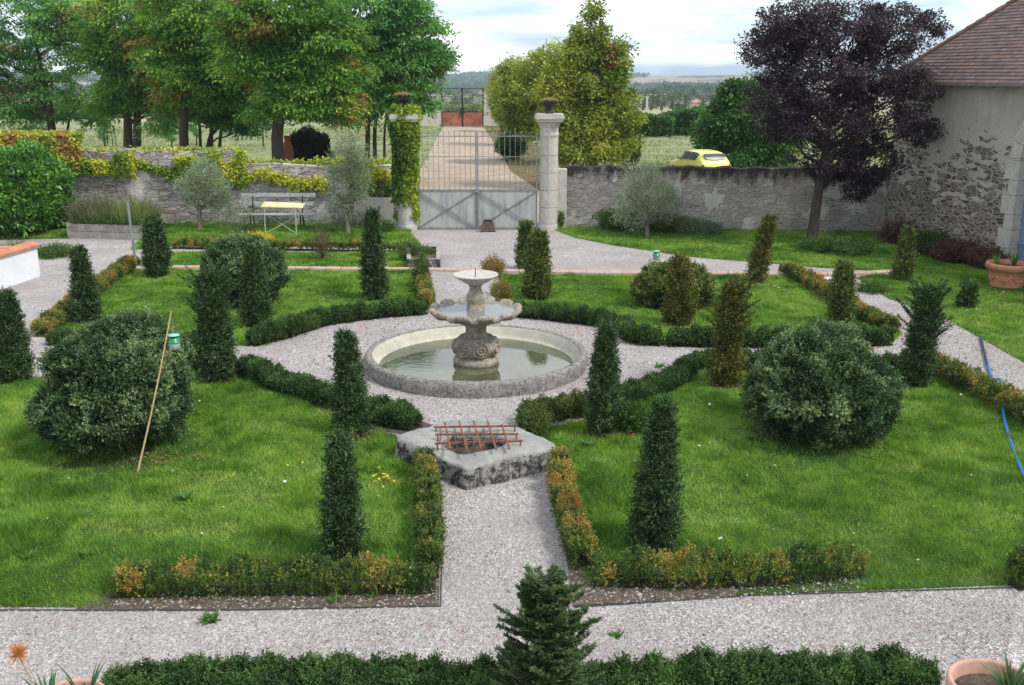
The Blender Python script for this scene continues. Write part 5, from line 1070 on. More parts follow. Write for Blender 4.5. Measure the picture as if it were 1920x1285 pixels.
def ivy(label, P, N, n_leaf, palf, L_, seed=0, parent=None, nm='ivy'):
    rng = np.random.default_rng(400 + seed); m = MB(); u = .5 + (vn(P, 1.6, seed) - .5) * 1.1 + rng.normal(0, .15, len(P))
    D_ = nrm(N * .5 + np.array([0, 0, -.75]) + rng.normal(0, .4, P.shape)); S = 3
    for q in range(n_leaf):
        leafadd(m, P + rng.normal(0, .03, P.shape), nrm(D_ + rng.normal(0, .45, P.shape)), L_ * rng.uniform(.7, 1.2, len(P)), L_ * .9, palf(u) * (1 + rng.normal(0, .15, (len(P), 1))), rng, .12, up=tuple(np.mean(N, 0) + (0, 0, .4)))
    if parent is None: o = m.build(nm, M['leaf'], None, loc=np.mean(P, 0)); return tag(o, label, 'ivy', 'yellowing ivy on the left walls')
    return m.build(nm, M['leaf'], parent)
rng = np.random.default_rng(12)
def onwall(px0, px1, pyt, pyb, n, seed, dens, yoff=-.3, Y=WY, thr=.45, bias=0.0):
    px = rng.uniform(px0, px1, n); fy_ = rng.uniform(0, 1, n); py = pyt + (pyb - pyt) * fy_; P = np.array([at(a, b, Y + yoff) for a, b in zip(px, py)])
    msk = vn(P, 1.1, seed) + bias * (.5 - fy_) + (vn(P, 3.2, seed + 1) - .5) * .3 > thr; P = P[msk]; P[:, 1] += rng.uniform(-.12, .06, len(P)); return P
P = np.vstack([onwall(-120, 152, 250, 318, 6000, 1, 1, thr=.05), onwall(-120, 152, 246, 256, 1500, 2, 1, .0, thr=.05)])
ivy('thick yellow and red ivy covering the tallest left wall above the laurel', P, np.repeat([[0, -1, .1]], len(P), 0), 2, IVYR, .11, 1)
P = np.vstack([onwall(154, 455, 277, 287, 1500, 3, 1, -.05, thr=.38), onwall(154, 455, 284, 330, 6000, 5, 1, -.32, thr=.60, bias=.0), onwall(330, 460, 282, 345, 3500, 6, 1, -.32, thr=.38), onwall(120, 205, 300, 325, 900, 9, 1, -.34, thr=.2)])
ivy('patchy yellow ivy trailing over the stepped wall above the planter', P, np.repeat([[0, -1, .1]], len(P), 0), 2, IVY, .10, 2)
def trail(pts, w, n, Y, yo):
    tt = rng.uniform(0, len(pts) - 1.001, n); i_ = tt.astype(int); pts = np.array(pts, float); q = pts[i_] + (pts[i_ + 1] - pts[i_]) * (tt - i_)[:, None]; q[:, 1] += rng.normal(0, w, n); q[:, 0] += rng.normal(0, 3, n); return np.array([at(a, b, Y + yo) for a, b in q])
P = np.vstack([trail([(445, 345), (490, 322), (530, 335), (560, 345), (600, 340), (610, 352)], 5, 900, WY, -.32), trail([(455, 303), (560, 305), (640, 300), (735, 303)], 3, 700, WY, -.05), trail([(155, 300), (200, 318), (250, 305), (300, 318), (340, 335)], 4, 900, WY, -.32), onwall(655, 745, 300, 375, 2600, 14, 1, -.32, thr=.42, bias=-.1)])
ivy('thin trails of yellow green ivy across the lower wall right of the bench', P, np.repeat([[0, -1, .1]], len(P), 0), 2, IVY, .10, 3)
n = 5200; t_ = rng.uniform(0, 2 * math.pi, n); z = rng.uniform(zat(412, PY), PZT + .15, n); rr = .27 + .10 * vn(np.stack([np.cos(t_) * 1.5, np.sin(t_) * 1.5, z], -1), 2.0, 5) + .10 * np.clip((z - 2.9) / .8, 0, 1)
keep = (z > zat(380, PY)) | (vn(np.stack([t_ * 2, z * .3, z * 0], -1), 1.5, 2) > .56); t_, z, rr = t_[keep], z[keep], rr[keep]
P = np.stack([PLX + rr * np.cos(t_) * 1.12, PY + rr * np.sin(t_), z], -1); N = np.stack([np.cos(t_), np.sin(t_), 0 * t_], -1)
P2 = np.stack([PLX + rng.uniform(-.38, .38, 700), PY + rng.uniform(-.34, .3, 700), PZT + rng.uniform(0, .22, 700)], -1); N2 = np.repeat([[0, 0, 1.]], 700, 0)
rngm = np.random.default_rng(7); m = MB(); PP = np.vstack([P, P2]); NN = np.vstack([N, N2]); u = .35 + (vn(PP, 1.3, 2) - .5) * .9 + np.clip((PP[:, 0] - PLX) * .5, -.25, .3) + rngm.normal(0, .12, len(PP))
for q in range(2): leafadd(m, PP + rngm.normal(0, .03, PP.shape), nrm(NN * .6 + (0, 0, -.7) + rngm.normal(0, .4, PP.shape)), .12 * rngm.uniform(.7, 1.2, len(PP)), .10, IVY(u) * (1 + rngm.normal(0, .15, (len(PP), 1))), rngm, .12)
tag(m.build('ivy', M['leaf'], None, loc=(PLX, PY, 1.8)), 'dense green and yellow ivy wrapped round the pillar left of the gate', 'ivy', 'yellowing ivy on the left walls')
P = onwall(1049, 1056, 372, 420, 260, 3, 1, -.02, PY, thr=.2); ivy('thin green creeper climbing between the bare pillar and the wall', P, np.repeat([[0, -1, 0.]], len(P), 0), 1, GG, .08, 6)

# ---- trees
def tree(nm, label, Yd, trunk_px, trunk_w, crown, palf, n_cl, cl_r, per, Ln, Wd, seed, flat=.45, droop=-.1, mat='leaf', trunk_mat='bark', cat='tree', group=None, fork=.45, extra=(), limbs=22, depth=.8, hang=0.0, lowz=0.0, jit=.24, ground=0.0, rusty=None, fill=.5, tk=None):
    x0 = xat(trunk_px, Yd, 1.0); base = np.array([x0, Yd, ground]); r = thing(nm, base, label, cat, group); rng = np.random.default_rng(7000 + seed)
    E = []
    for (ex, ey, erx, ery) in crown:
        c = at(ex, ey, Yd); s_ = (Yd * CP + (CH - c[2]) * SP) / F; E.append((c[0], Yd, c[2], erx * s_, max(erx * s_ * depth, ery * s_ * .8), ery * s_))
    E = np.array(E); wts = E[:, 3] * E[:, 5]; wts = wts / wts.sum(); pick = rng.choice(len(E), n_cl, p=wts); d = nrm(rng.normal(0, 1, (n_cl, 3))); rad = rng.uniform(fill, 1.0, n_cl) ** .7
    Cn = E[pick, :3] + d * rad[:, None] * E[pick, 3:6]
    kill = np.zeros(n_cl, bool) if not lowz else Cn[:, 2] < lowz
    Cn, d, pick = Cn[~kill], d[~kill], pick[~kill]; k = len(Cn)
    cr = cl_r * rng.uniform(.6, 1.3, k); off = nrm(rng.normal(0, 1, (k, per, 3))) * rng.uniform(.1, 1, (k, per, 1)) ** .6 * np.array([1, 1, flat]); rot = rng.normal(0, .25, (k, 2))
    off[..., 2] += off[..., 0] * rot[:, None, 0] + off[..., 1] * rot[:, None, 1] - hang * (off[..., 0] ** 2 + off[..., 1] ** 2)
    P = Cn[:, None] + off * cr[:, None, None]; LD = nrm(off * (1, 1, .6) * .9 + d[:, None] * .3 + np.array([0, 0, droop]) + rng.normal(0, .4, (k, per, 3)))
    u = .48 + (vn(Cn, .5, seed) - .5) * .7 + rng.normal(0, .20, k); col = palf(np.repeat(u, per) + rng.normal(0, .10, k * per)) * (1 + rng.normal(0, jit * .6, (k * per, 1)))
    if rusty is not None:
        rm = np.repeat((vn(Cn, .9, seed + 5) + rng.normal(0, .06, k)) > rusty[0], per) & (rng.uniform(0, 1, k * per) < .7); col[rm] = np.array(rusty[1]) * rng.uniform(.6, 1.3, (rm.sum(), 1))
    m = MB(); leafadd(m, P.reshape(-1, 3), LD.reshape(-1, 3), Ln * rng.uniform(.7, 1.3, k * per), Wd * rng.uniform(.8, 1.2, k * per), col, rng, .15, up=(0, 0, .9)); m.build('crown', M[mat], r)
    # trunk and limbs
    top = E[:, 2].max() * .9 + E[:, 2].min() * .1; tw = trunk_w / 2 * (Yd * CP) / F; cx = np.average(E[:, 0], weights=wts); t_ = MB(); zf = max(E[:, 2].min() - E[:, 5].max() * .2, .6) if fork is None else top * fork
    tp_ = np.array([base, base + ((cx - x0) * .06, 0, zf * .5), base + ((cx - x0) * .2, 0, zf), np.array([x0 + (cx - x0) * .6, Yd, (zf + top) / 2]), np.array([cx, Yd, top])]); tr_ = [tw * 1.25, tw, tw * .85, tw * .5, tw * .12]
    PS = smooth_path(tp_, 5); RS = np.interp(np.linspace(0, 4, len(PS)), range(5), tr_); RS[0] *= 1.15; wob = (vn(PS, 1.2, seed) - .5)[:, None] * tw * .6; PS[1:, :1] += wob[1:]; t_.tube(PS, RS, 10, cap=False)
    sel = rng.choice(k, min(limbs, k), replace=False)
    for q in sel:
        c = Cn[q]; zz_ = np.clip(c[2] - rng.uniform(.2, .5) * np.hypot(c[0] - x0, c[1] - Yd) - .3, zf * .75, top * .9); j_ = int(np.argmin(np.abs(PS[:, 2] - zz_))); s_ = PS[j_]; mid = (s_ + c) / 2 + np.array([0, 0, .12 * np.linalg.norm(c - s_)]); tt = np.linspace(0, 1, 7)[:, None]
        Pb = s_ * (1 - tt) ** 2 + 2 * mid * tt * (1 - tt) + c * tt ** 2; Pb[1:-1] += rng.normal(0, .05, (5, 3)); t_.tube(Pb, np.linspace(max(RS[j_] * .5, .025), .012, 7), 6, cap=False)
    for ex_ in extra: P_ = np.array([at(*e_, Yd) for e_ in ex_[0]]); P_[0, 2] = 0; t_.tube(smooth_path(P_, 4), np.linspace(ex_[1], ex_[1] * .5, (len(P_) - 1) * 4 + 1), 8, cap=False)
    t_.build('trunk', M[trunk_mat], r, smooth=True); return r
ACA = pal([(.05, .14, .020), (.11, .25, .036), (.20, .37, .055), (.33, .48, .09)]); ACB = pal([(.04, .13, .036), (.09, .24, .062), (.17, .36, .085), (.28, .46, .11)]); RU = (.35, .20, .06)
LG = 'feathery leaved trees beyond the left wall'
A_ = dict(n_cl=430, cl_r=.85, per=120, Ln=.20, Wd=.085, flat=.24, droop=-.25, hang=.25, group=LG, jit=.25)
tree('acacia_tree', 'bluish green feathery tree with rusty patches at the far left', 55, 105, 15, [(40, 40, 95, 70), (120, 20, 80, 60), (30, 130, 70, 35), (105, 120, 60, 35), (150, 60, 50, 50), (30, 185, 60, 30), (95, 195, 60, 28), (150, 185, 40, 22), (-30, 90, 50, 90), (30, 215, 55, 20), (160, 215, 45, 20), (60, 235, 30, 12)], ACB, seed=1, rusty=(.72, (.20, .11, .05)), extra=[([(105, 250), (95, 200), (85, 150)], .12), ([(108, 250), (130, 225), (150, 190)], .08)], **{**A_, 'n_cl': 330})
tree('acacia_tree', 'green tree on two close dark trunks behind the planter', 53, 240, 17, [(255, 30, 90, 70), (215, 95, 60, 40), (270, 120, 70, 45), (235, 170, 55, 28), (300, 90, 50, 50), (270, 185, 40, 20), (205, 200, 35, 16), (310, 205, 40, 20)], ACA, seed=2, rusty=(.80, RU), extra=[([(256, 300), (257, 240), (262, 170), (280, 90)], .24)], **A_)
tree('acacia_tree', 'tall green tree with a straight brown trunk, middle of the left group', 49, 348, 17, [(350, 10, 110, 60), (400, 70, 80, 55), (320, 90, 60, 45), (360, 140, 70, 40), (430, 110, 50, 40), (330, 180, 35, 20), (400, 185, 40, 20)], ACA, seed=3, rusty=(.80, RU), fork=.6, **A_)
B_ = dict(A_); B_.update(n_cl=220)
tree('acacia_tree', 'thin trunked young tree leaning right between the large left trunks', 51, 386, 9, [(390, 190, 50, 30), (430, 205, 45, 30), (450, 170, 45, 35), (465, 232, 26, 16), (300, 232, 26, 16)], ACB, seed=4, extra=[([(394, 300), (397, 240), (398, 190)], .1), ([(374, 290), (374, 230), (368, 180)], .09), ([(405, 300), (415, 240), (425, 200)], .1)], **B_)
A2 = dict(A_); A2.update(n_cl=600)
tree('acacia_tree', 'broad green tree whose trunk stands beside the rusty jar', 45, 522, 23, [(520, 20, 110, 65), (600, 60, 80, 60), (480, 110, 70, 40), (560, 130, 80, 50), (540, 180, 60, 32), (620, 150, 70, 50), (470, 60, 60, 50), (500, 205, 30, 18), (590, 200, 50, 20), (640, 205, 40, 22)], ACA, seed=5, rusty=(.76, RU), fork=.55, **A2)
tree('acacia_tree', 'dense green tree reaching over the ivy pillar and the drive', 50, 688, 10, [(700, 20, 100, 60), (760, 60, 70, 60), (740, 130, 85, 50), (670, 110, 70, 60), (690, 185, 65, 38), (800, 110, 42, 32), (770, 175, 45, 35), (640, 190, 45, 40), (825, 100, 30, 16)], ACB, seed=6, rusty=(.84, RU), extra=[([(703, 300), (703, 240), (715, 180)], .13), ([(720, 290), (722, 235), (740, 180)], .08)], **A2)
for k, (px, y0_, y1_, hw, lb) in enumerate([(195, 270, 225, 7, 'slim young tree in the meadow left of the obelisk'), (320, 276, 200, 8, 'slim columnar sapling between the two left trunks'), (367, 262, 210, 8, 'slim columnar sapling just right of the straight trunk'), (492, 240, 205, 6, 'slim sapling in the far meadow by the leaning trunk')]):
    b = gp(px, y0_); Yd = min(b[1], 75.); tree('columnar_sapling', lb, Yd, px, 3, [(px, (y0_ + y1_) / 2 - 4, hw, (y0_ - y1_) / 2)], ACB, 40, .25, 60, .12, .06, 20 + k, flat=.8, group='slim saplings in the meadow', limbs=4, depth=1, fork=.3)
# right of the drive
LIM = pal([(.075, .13, .022), (.18, .25, .042), (.32, .37, .06), (.46, .44, .08)])
R_ = dict(per=80, Ln=.15, Wd=.11, flat=.75, droop=-.3, group='yellow green lime trees along the drive')
tree('lime_tree', 'largest yellow green conical lime, nearest the gate', 47, 1112, 14, [(1112, 24, 11, 22), (1108, 62, 30, 24), (1110, 100, 55, 28), (1150, 105, 30, 26), (1070, 130, 42, 36), (1055, 165, 45, 40), (1110, 150, 68, 36), (1150, 165, 42, 32), (1065, 195, 48, 40), (1140, 215, 62, 40), (1090, 240, 75, 38), (1100, 280, 78, 24), (1155, 272, 40, 24)], LIM, 560, .50, seed=31, rusty=(.86, (.30, .16, .06)), fork=.3, **{**R_, 'per': 95})
tree('lime_tree', 'second lime of the row, behind and left of the conical one', 60, 1025, 12, [(1035, 120, 40, 32), (1050, 150, 45, 40), (1005, 135, 38, 32), (1000, 180, 55, 42), (1030, 225, 55, 35), (985, 220, 34, 35)], LIM, 380, .6, seed=32, fork=.3, **R_)
tree('lime_tree', 'third lime of the row, farther along the drive', 76, 968, 9, [(965, 140, 30, 26), (960, 170, 34, 32), (958, 200, 34, 32), (975, 228, 26, 20)], LIM, 240, .65, seed=33, fork=.3, **R_)
tree('lime_tree', 'farthest lime of the row, beside the far gate wall', 94, 942, 7, [(940, 150, 20, 22), (936, 178, 20, 26), (945, 208, 20, 22)], LIM, 160, .7, seed=34, fork=.3, **R_)
shrub(960, 293, 248, 26, 'dark evergreen bush by the drive just behind the gate bars', BOXHEDGE, 1500, .08, 40, dy=-3, shoot=.3, cat='bush', nm='bush')
shrub(1180, 310, 232, 16, 'dark narrow conifer right of the conical lime', DARKYEW, 900, .07, 41, dy=-6, shoot=.25, cat='conifer', nm='conifer')
GRN = pal([(.022, .075, .012), (.045, .13, .020), (.085, .20, .034), (.16, .28, .06)])
tree('hazel_bush', 'deep green bushy tree behind the wall, between the yellow car and the purple tree', 58, 1395, 10, [(1385, 215, 62, 45), (1400, 180, 45, 30), (1350, 255, 45, 28), (1430, 250, 70, 50), (1400, 290, 80, 26), (1375, 175, 30, 20)], GRN, 520, .65, 85, .22, .13, 35, flat=.6, droop=-.35, hang=.4, cat='tree', fork=.25)
PUR = pal([(.020, .012, .019), (.040, .025, .037), (.070, .046, .062), (.13, .10, .125)])
tree('purple_plum_tree', 'dark purple leaved plum tree on the lawn before the right wall', 31.3, 1527, 19, [(1580, 60, 110, 55), (1500, 55, 90, 55), (1450, 95, 60, 60), (1670, 60, 85, 50), (1740, 50, 45, 28), (1650, 140, 90, 55), (1540, 150, 110, 60), (1470, 180, 75, 45), (1720, 170, 50, 40), (1560, 230, 95, 50), (1650, 230, 80, 45), (1480, 240, 55, 38), (1560, 300, 75, 35), (1640, 300, 60, 40), (1720, 245, 35, 28), (1610, 350, 30, 28)], PUR, 1150, .28, 75, .085, .058, 36, flat=.7, droop=-.1, fork=.35, limbs=80, jit=.3, fill=.35)
# olives
OLV = pal([(.11, .16, .09), (.20, .26, .16), (.30, .37, .25), (.44, .49, .37)]); OG = 'young grey green olive trees'
O_ = dict(flat=.8, droop=.2, trunk_mat='pbark', group=OG, cat='olive tree')
tree('olive_tree', 'young olive tree left of the bench, on a slim trunk', gp(370, 431)[1], 370, 8, [(385, 350, 42, 38), (360, 355, 30, 28), (410, 370, 28, 25), (385, 320, 22, 20)], OLV, 300, .24, 26, .10, .022, 41, fork=.45, **O_)
tree('olive_tree', 'young olive tree with a round crown left of the ivy pillar', gp(650, 438)[1], 650, 8, [(652, 345, 45, 40), (645, 305, 35, 35), (675, 300, 25, 30), (650, 270, 18, 20), (655, 385, 32, 18)], OLV, 360, .24, 26, .10, .022, 42, fork=.4, **O_)
tree('olive_tree', 'bushy multi stemmed olive growing low right of the bare pillar', gp(1215, 445)[1], 1215, 8, [(1215, 365, 52, 42), (1185, 390, 38, 32), (1245, 380, 38, 36), (1200, 325, 40, 22), (1180, 410, 35, 16)], OLV, 420, .25, 26, .10, .022, 43, fork=.3, **O_)
# clipped dome
shrub(580, 318, 243, 44, 'dark clipped dome shaped evergreen beside the rusty jar', pal([(.006, .010, .005), (.010, .018, .007), (.016, .028, .010)]), 9000, .06, 44, dy=-5, shoot=.12, cat='bush', nm='clipped_dome_bush')
# far field hedge, distant trees
def farrow(pts, Y, hpx, label, n, seed, palf, lf=.35):
    rng = np.random.default_rng(seed); m = MB(); px = rng.uniform(pts[0], pts[1], n); x = xat(px, Y, 0); zt = zat(hpx, Y) * (1 + (vn(np.stack([x, 0 * x, 0 * x], -1), .3, seed) - .5) * .35); gz = float(terr_h(np.array([0.]), np.array([float(Y)]))[0]) - .2
    f_ = rng.uniform(0, 1, n) ** .6; P = np.stack([x, Y + rng.uniform(-1.4, 1.4, n), gz + (zt - gz) * f_], -1); D_ = nrm(rng.normal(0, 1, (n, 3))); leafadd(m, P, D_, lf, lf * .7, palf(.4 + (vn(P, .8, seed) - .5) * .9 + rng.normal(0, .15, n)), rng); r = thing('field_hedge', (float(np.mean(x)), Y, gz), label, 'hedge'); m.build('foliage', M['leaf'], r)
    c0, c1 = xat(pts[0] + 6, Y), xat(pts[1] - 6, Y); MB().bar((c0, Y, gz + .6), (c1, Y, gz + .6), 1.6, 1.4).build('dark_core', M['twig_core'], r)  # dark box added inside the leaves, its colour stands for inner shade
farrow((1180, 1258), 88, 214, 'dark field hedge behind the meadow, left of the gap', 7000, 51, GRN, .28)
farrow((1240, 1345), 90, 210, 'dark bushy field hedge behind the meadow, right of the gap', 9000, 52, GRN, .28)
farrow((-60, 240), 150, 196, 'scrubby hedge across the far meadow behind the left trees', 7000, 53, GRN, .4)
farrow((830, 905), 130, 196, 'pale green crop strip seen through the far gate bars', 3000, 54, pal([(.10, .18, .04), (.2, .3, .08)]), .35)
DB = pal([(.020, .046, .018), (.036, .074, .026), (.060, .105, .036)])
rng = np.random.default_rng(8); fi = 0
def fartree(px, ty, by, hw, Y, seed, label):
    x = xat(px, Y, -8); g0 = float(terr_h(np.array([x]), np.array([float(Y)]))[0]); zt = zat(ty, Y); R = hw * Y / F; rg = np.random.default_rng(seed); n = 520; d = nrm(rg.normal(0, 1, (n, 3))); lum = 1 + (vn(d + 3, 2, seed) - .5) * .5
    h = zt - g0; P = np.array([x, Y, g0 + h * .56]) + d * lum[:, None] * rg.uniform(.6, 1, (n, 1)) * np.array([R, R, h * .44]); m = MB(); s_ = Y / F * 2.6; leafadd(m, P, nrm(d + rg.normal(0, .7, d.shape)), s_ * rg.uniform(.7, 1.4, n), s_ * .8, DB(.45 + (vn(d + 3, 3, seed) - .5) + rg.normal(0, .15, n)), rg)
    r = thing('distant_tree', (x, Y, g0), label, 'tree', 'distant trees beyond the fields'); m.build('crown', M['leaf'], r); MB().tube([(x, Y, g0 - .5), (x, Y, g0 + h * .5)], [R * .12, R * .06], 6).build('trunk', M['bark'], r)
FT = [(1205, 170, 22, 330), (1222, 166, 20, 420), (1245, 158, 24, 520), (1262, 155, 20, 540), (1285, 158, 20, 500), (1300, 172, 18, 400), (1318, 158, 22, 520), (1338, 156, 24, 540), (1355, 168, 20, 430), (1378, 160, 26, 480), (1240, 176, 26, 340), (1272, 172, 24, 345), (1330, 180, 20, 345), (1352, 184, 20, 330), (1220, 182, 18, 310),
      (845, 172, 22, 330), (872, 166, 20, 420), (893, 176, 20, 300), (862, 180, 16, 260), (1268, 196, 16, 232), (60, 140, 26, 600), (120, 146, 22, 560), (160, 138, 28, 640), (190, 150, 24, 500), (20, 150, 24, 480), (140, 168, 20, 360)]
lbs = ['round distant tree just right of the lime crown', 'distant tree behind the concrete pole', 'tall distant tree on the far slope above the pole', 'broad distant tree on the slope, right of the tall one', 'distant tree above the farmhouse to its left', 'dark distant tree directly above the farmhouse', 'distant tree on the slope right of the farmhouse', 'high distant tree left of the green bushy tree', 'distant tree low beside the green bushy tree', 'distant tree partly behind the green bushy tree', 'near dark tree right of the concrete pole', 'near dark tree between pole and farmhouse', 'near dark tree right of the farmhouse', 'near low tree at the edge of the green bushy tree', 'small dark tree at the foot of the concrete pole',
       'distant tree seen left above the far gate', 'distant tree on the skyline above the far gate', 'distant tree right above the far gate', 'brown green bush seen through the far gate bars', 'rounded pale bush on the dry field, right of the pole', 'distant tree at the far left skyline', 'distant tree behind the rusty patched crown', 'tall distant tree in the gap between the left crowns', 'distant tree right of the gap between the left crowns', 'distant tree at the left edge behind the acacia', 'near dark distant tree under the gap of the left crowns']
for k, ((px, ty, hw, Y), lb) in enumerate(zip(FT, lbs)): fartree(px, ty, 0, hw, Y, 600 + k, lb)
# woods on the hills: one mass
rng = np.random.default_rng(99); m = MB(); n = 90000; Y = rng.uniform(1300, 3000, n); X = Y * rng.uniform(-.75, .75, n); P = np.stack([X, Y, 0 * X], -1)
a = np.degrees(np.arctan2(X, Y)); msk = (vn(P * (1, .45, 1), .0042, 3) + np.clip((0 - a) / 20, -.04, .16) > .60); X, Y = X[msk], Y[msk]; Z = terr_h(X, Y); P = np.stack([X, Y, Z + rng.uniform(0, 7, len(X)) ], -1)
leafadd(m, P, nrm(rng.normal(0, 1, P.shape) * (1, 1, .25)), rng.uniform(5, 9, len(P)), 7, DB(rng.uniform(.1, .7, len(P))), rng); tag(m.build('far_woods', M['leaf']), 'blue green woods covering the distant hills', kind='stuff')

# ---- grass, stones, flowers
def inpoly(X, Y, poly):
    c = np.zeros(len(X), bool); j = len(poly) - 1
    for i_ in range(len(poly)):
        xi, yi = poly[i_]; xj, yj = poly[j]; k = ((yi > Y) != (yj > Y)) & (X < (xj - xi) * (Y - yi) / (yj - yi + 1e-12) + xi); c ^= k; j = i_
    return c
def visible(P, mx_=600):
    dz = P[:, 1] * CP + (CH - P[:, 2]) * SP; px = 960 + F * P[:, 0] / dz; py = 642.5 - F * ((P[:, 2] - CH) * CP + P[:, 1] * SP) / dz; return (px > -mx_) & (px < 1920 + mx_) & (py < 1285 + mx_)
m = MB(); rng = np.random.default_rng(31); GRC = pal([(.060, .150, .018), (.115, .25, .028), (.19, .345, .040), (.29, .42, .07), (.40, .42, .15)])
DENS = {'front_left': 5600, 'front_right': 5600, 'back_left': 2600, 'back_right': 2600, 'right_side': 2400, 'upper_right': 2000, 'upper_left': 2000, 'strip': 2200, 'laurel_corner': 1200, 'corner_patch': 2200}
tot = 0
SOIL = [np.array(G(q)) for q in ([(205, 1150), (823, 1140), (826, 925), (812, 925), (805, 1112), (205, 1122)], [(1062, 905), (1095, 1102), (1640, 1088), (1600, 1112), (1075, 1140), (1030, 895)])]
for k, poly in LW.items():
    lo, hi = poly.min(0) - .02, poly.max(0) + .02; n = int((hi - lo).prod() * DENS[k]); X = rng.uniform(lo[0], hi[0], n); Y = rng.uniform(lo[1], hi[1], n)
    jx = rng.normal(0, .035, n); jy = rng.normal(0, .035, n); msk = inpoly(X + jx, Y + jy, poly)
    for sp_ in SOIL: msk &= ~(inpoly(X + jx, Y + jy, sp_) & (rng.uniform(0, 1, n) < .96))
    P = np.stack([X, Y, 0 * X + .015], -1)[msk]; P = P[visible(P)]
    FEET = [(tuple(o.location)[0], tuple(o.location)[1], .95 if o.name.startswith('box_bush') else .26) for o in COL.objects if o.parent is None and o.name.startswith(('box_bush', 'yew_column'))] if tot == 0 else FEET
    kf = np.ones(len(P), bool)
    for fx_, fy_, fr_ in FEET: kf &= ~((np.hypot(P[:, 0] - fx_, P[:, 1] - fy_) < fr_ * (.8 + .5 * vn(P, 4, 7))) & (rng.uniform(0, 1, len(P)) < .85))
    P = P[kf]; big = vn(P, .9, 1); mid = vn(P, 2.6, 2); fine = vn(P, 8, 3); dens = rng.uniform(0, 1, len(P)) < .40 + 1.1 * mid; P, big, mid, fine = P[dens], big[dens], mid[dens], fine[dens]; n = len(P); tot += n
    dist = P[:, 1]; hgt = (.036 + .034 * mid + .03 * fine) * (1 + .6 * np.clip((mid - .66) * 5, 0, 1)) * rng.uniform(.45, 1.1, n); wd = np.interp(dist, [8, 14, 34], [.0075, .012, .026])
    lean = np.stack([(vn(P, 3, 8) - .5), (vn(P, 3, 9) - .5), 0 * mid], -1) * .8 + rng.normal(0, .42, (n, 3)); D_ = nrm(lean * (1, 1, 0) + (0, 0, 1)); a = rng.uniform(0, math.pi, n); S = np.stack([np.cos(a), np.sin(a), 0 * a], -1) * (wd / 2)[:, None]
    u = .36 + (big - .5) * .55 + (mid - .5) * .45 * -1 + (fine - .5) * .45 + rng.normal(0, .16, n); u = np.where(rng.uniform(0, 1, n) < .025, .95, u)
    bend = D_ * (hgt * .6)[:, None]; tip = P + D_ * hgt[:, None] + lean * (1, 1, 0) * (hgt * .5)[:, None]
    V = np.stack([P - S, P + S, tip], 1).reshape(-1, 3); m.add(V, np.arange(3 * n).reshape(n, 3), GRC(u))
print('GRASS', tot)
tag(m.build('grass', M['grass']), 'fresh green grass covering the lawns', kind='stuff')
# meadow tufts behind the wall
m = MB(); n = 60000; Y = 37 + 75 * rng.uniform(0, 1, n) ** 1.3; X = Y * rng.uniform(-.56, .56, n); dp = np.array(drive); msk = ~inpoly(X + rng.normal(0, .3, n), Y, dp) & ((Y < 100)); P = np.stack([X, Y, 0 * X], -1)[msk]; n = len(P)
P = P[vn(P, .5, 4) > .38]; n = len(P); hgt = rng.uniform(.04, .15, n); S = np.zeros((n, 3)); S[:, 0] = np.interp(P[:, 1], [37, 100], [.03, .09]); lean = rng.normal(0, .35, (n, 3)) * (1, 1, 0); MC = pal([(.18, .23, .09), (.25, .28, .14), (.34, .35, .20)])
V = np.stack([P - S, P + S, P + (0, 0, 1) * hgt[:, None] + lean * hgt[:, None]], 1).reshape(-1, 3); m.add(V, np.arange(3 * n).reshape(n, 3), MC(vn(P, .25, 6) + rng.normal(0, .2, n))); tag(m.build('meadow_grass', M['grass']), 'dry meadow grass behind the walls', kind='stuff')
# gravel stones
m = MB(); rng = np.random.default_rng(44); n = 230000; Y = 6.6 + 15 * rng.uniform(0, 1, n) ** 1.5; X = Y * rng.uniform(-.56, .56, n); P = np.stack([X, Y, 0 * X + .008], -1)
msk = np.ones(n, bool)
for poly in LW.values(): msk &= ~inpoly(X, Y, poly)
msk &= np.hypot(X - FX, Y - FYc) > RR + .02; Xs = rng.uniform(-4.5, 4, 60000); Ys = rng.uniform(9, 12, 60000); ms = (inpoly(Xs, Ys, SOIL[0]) | inpoly(Xs, Ys, SOIL[1])) & (rng.uniform(0, 1, 60000) < .25)
P = np.vstack([P[msk], np.stack([Xs, Ys, 0 * Xs + .028], -1)[ms]]); n = len(P)
s_ = np.interp(P[:, 1], [7, 12, 21], [.0095, .012, .017]) * rng.lognormal(0, .38, n); base = np.array([(1, 0, 0), (-.1, 1, 0), (-1, -.1, 0), (.1, -1, 0), (.15, .1, .62)], float)
a = rng.uniform(0, 6.28, n); ca, sa = np.cos(a), np.sin(a); V = np.repeat(base[None], n, 0) * (1 + rng.normal(0, .22, (n, 5, 3))); V *= np.stack([s_, s_ * rng.uniform(.5, .9, n), s_], -1)[:, None]; V = np.stack([V[..., 0] * ca[:, None] - V[..., 1] * sa[:, None], V[..., 0] * sa[:, None] + V[..., 1] * ca[:, None], V[..., 2]], -1)
V = (V + P[:, None]).reshape(-1, 3); i5 = np.arange(n)[:, None] * 5; Fc = np.stack([i5 + [0, 1, 4], i5 + [1, 2, 4], i5 + [2, 3, 4], i5 + [3, 0, 4]], 1).reshape(-1, 3)
STN = pal([(.17, .14, .125), (.30, .26, .24), (.39, .355, .335), (.465, .43, .41), (.60, .575, .555)]); col = STN(.46 + (vn(P, .7, 3) - .5) * .45 + (vn(P, 3.1, 5) - .5) * .25 + rng.normal(0, .19, n)); w = rng.uniform(0, 1, n); col[w < .05] = (.36, .20, .15); col[(w > .05) & (w < .10)] = (.30, .32, .36)
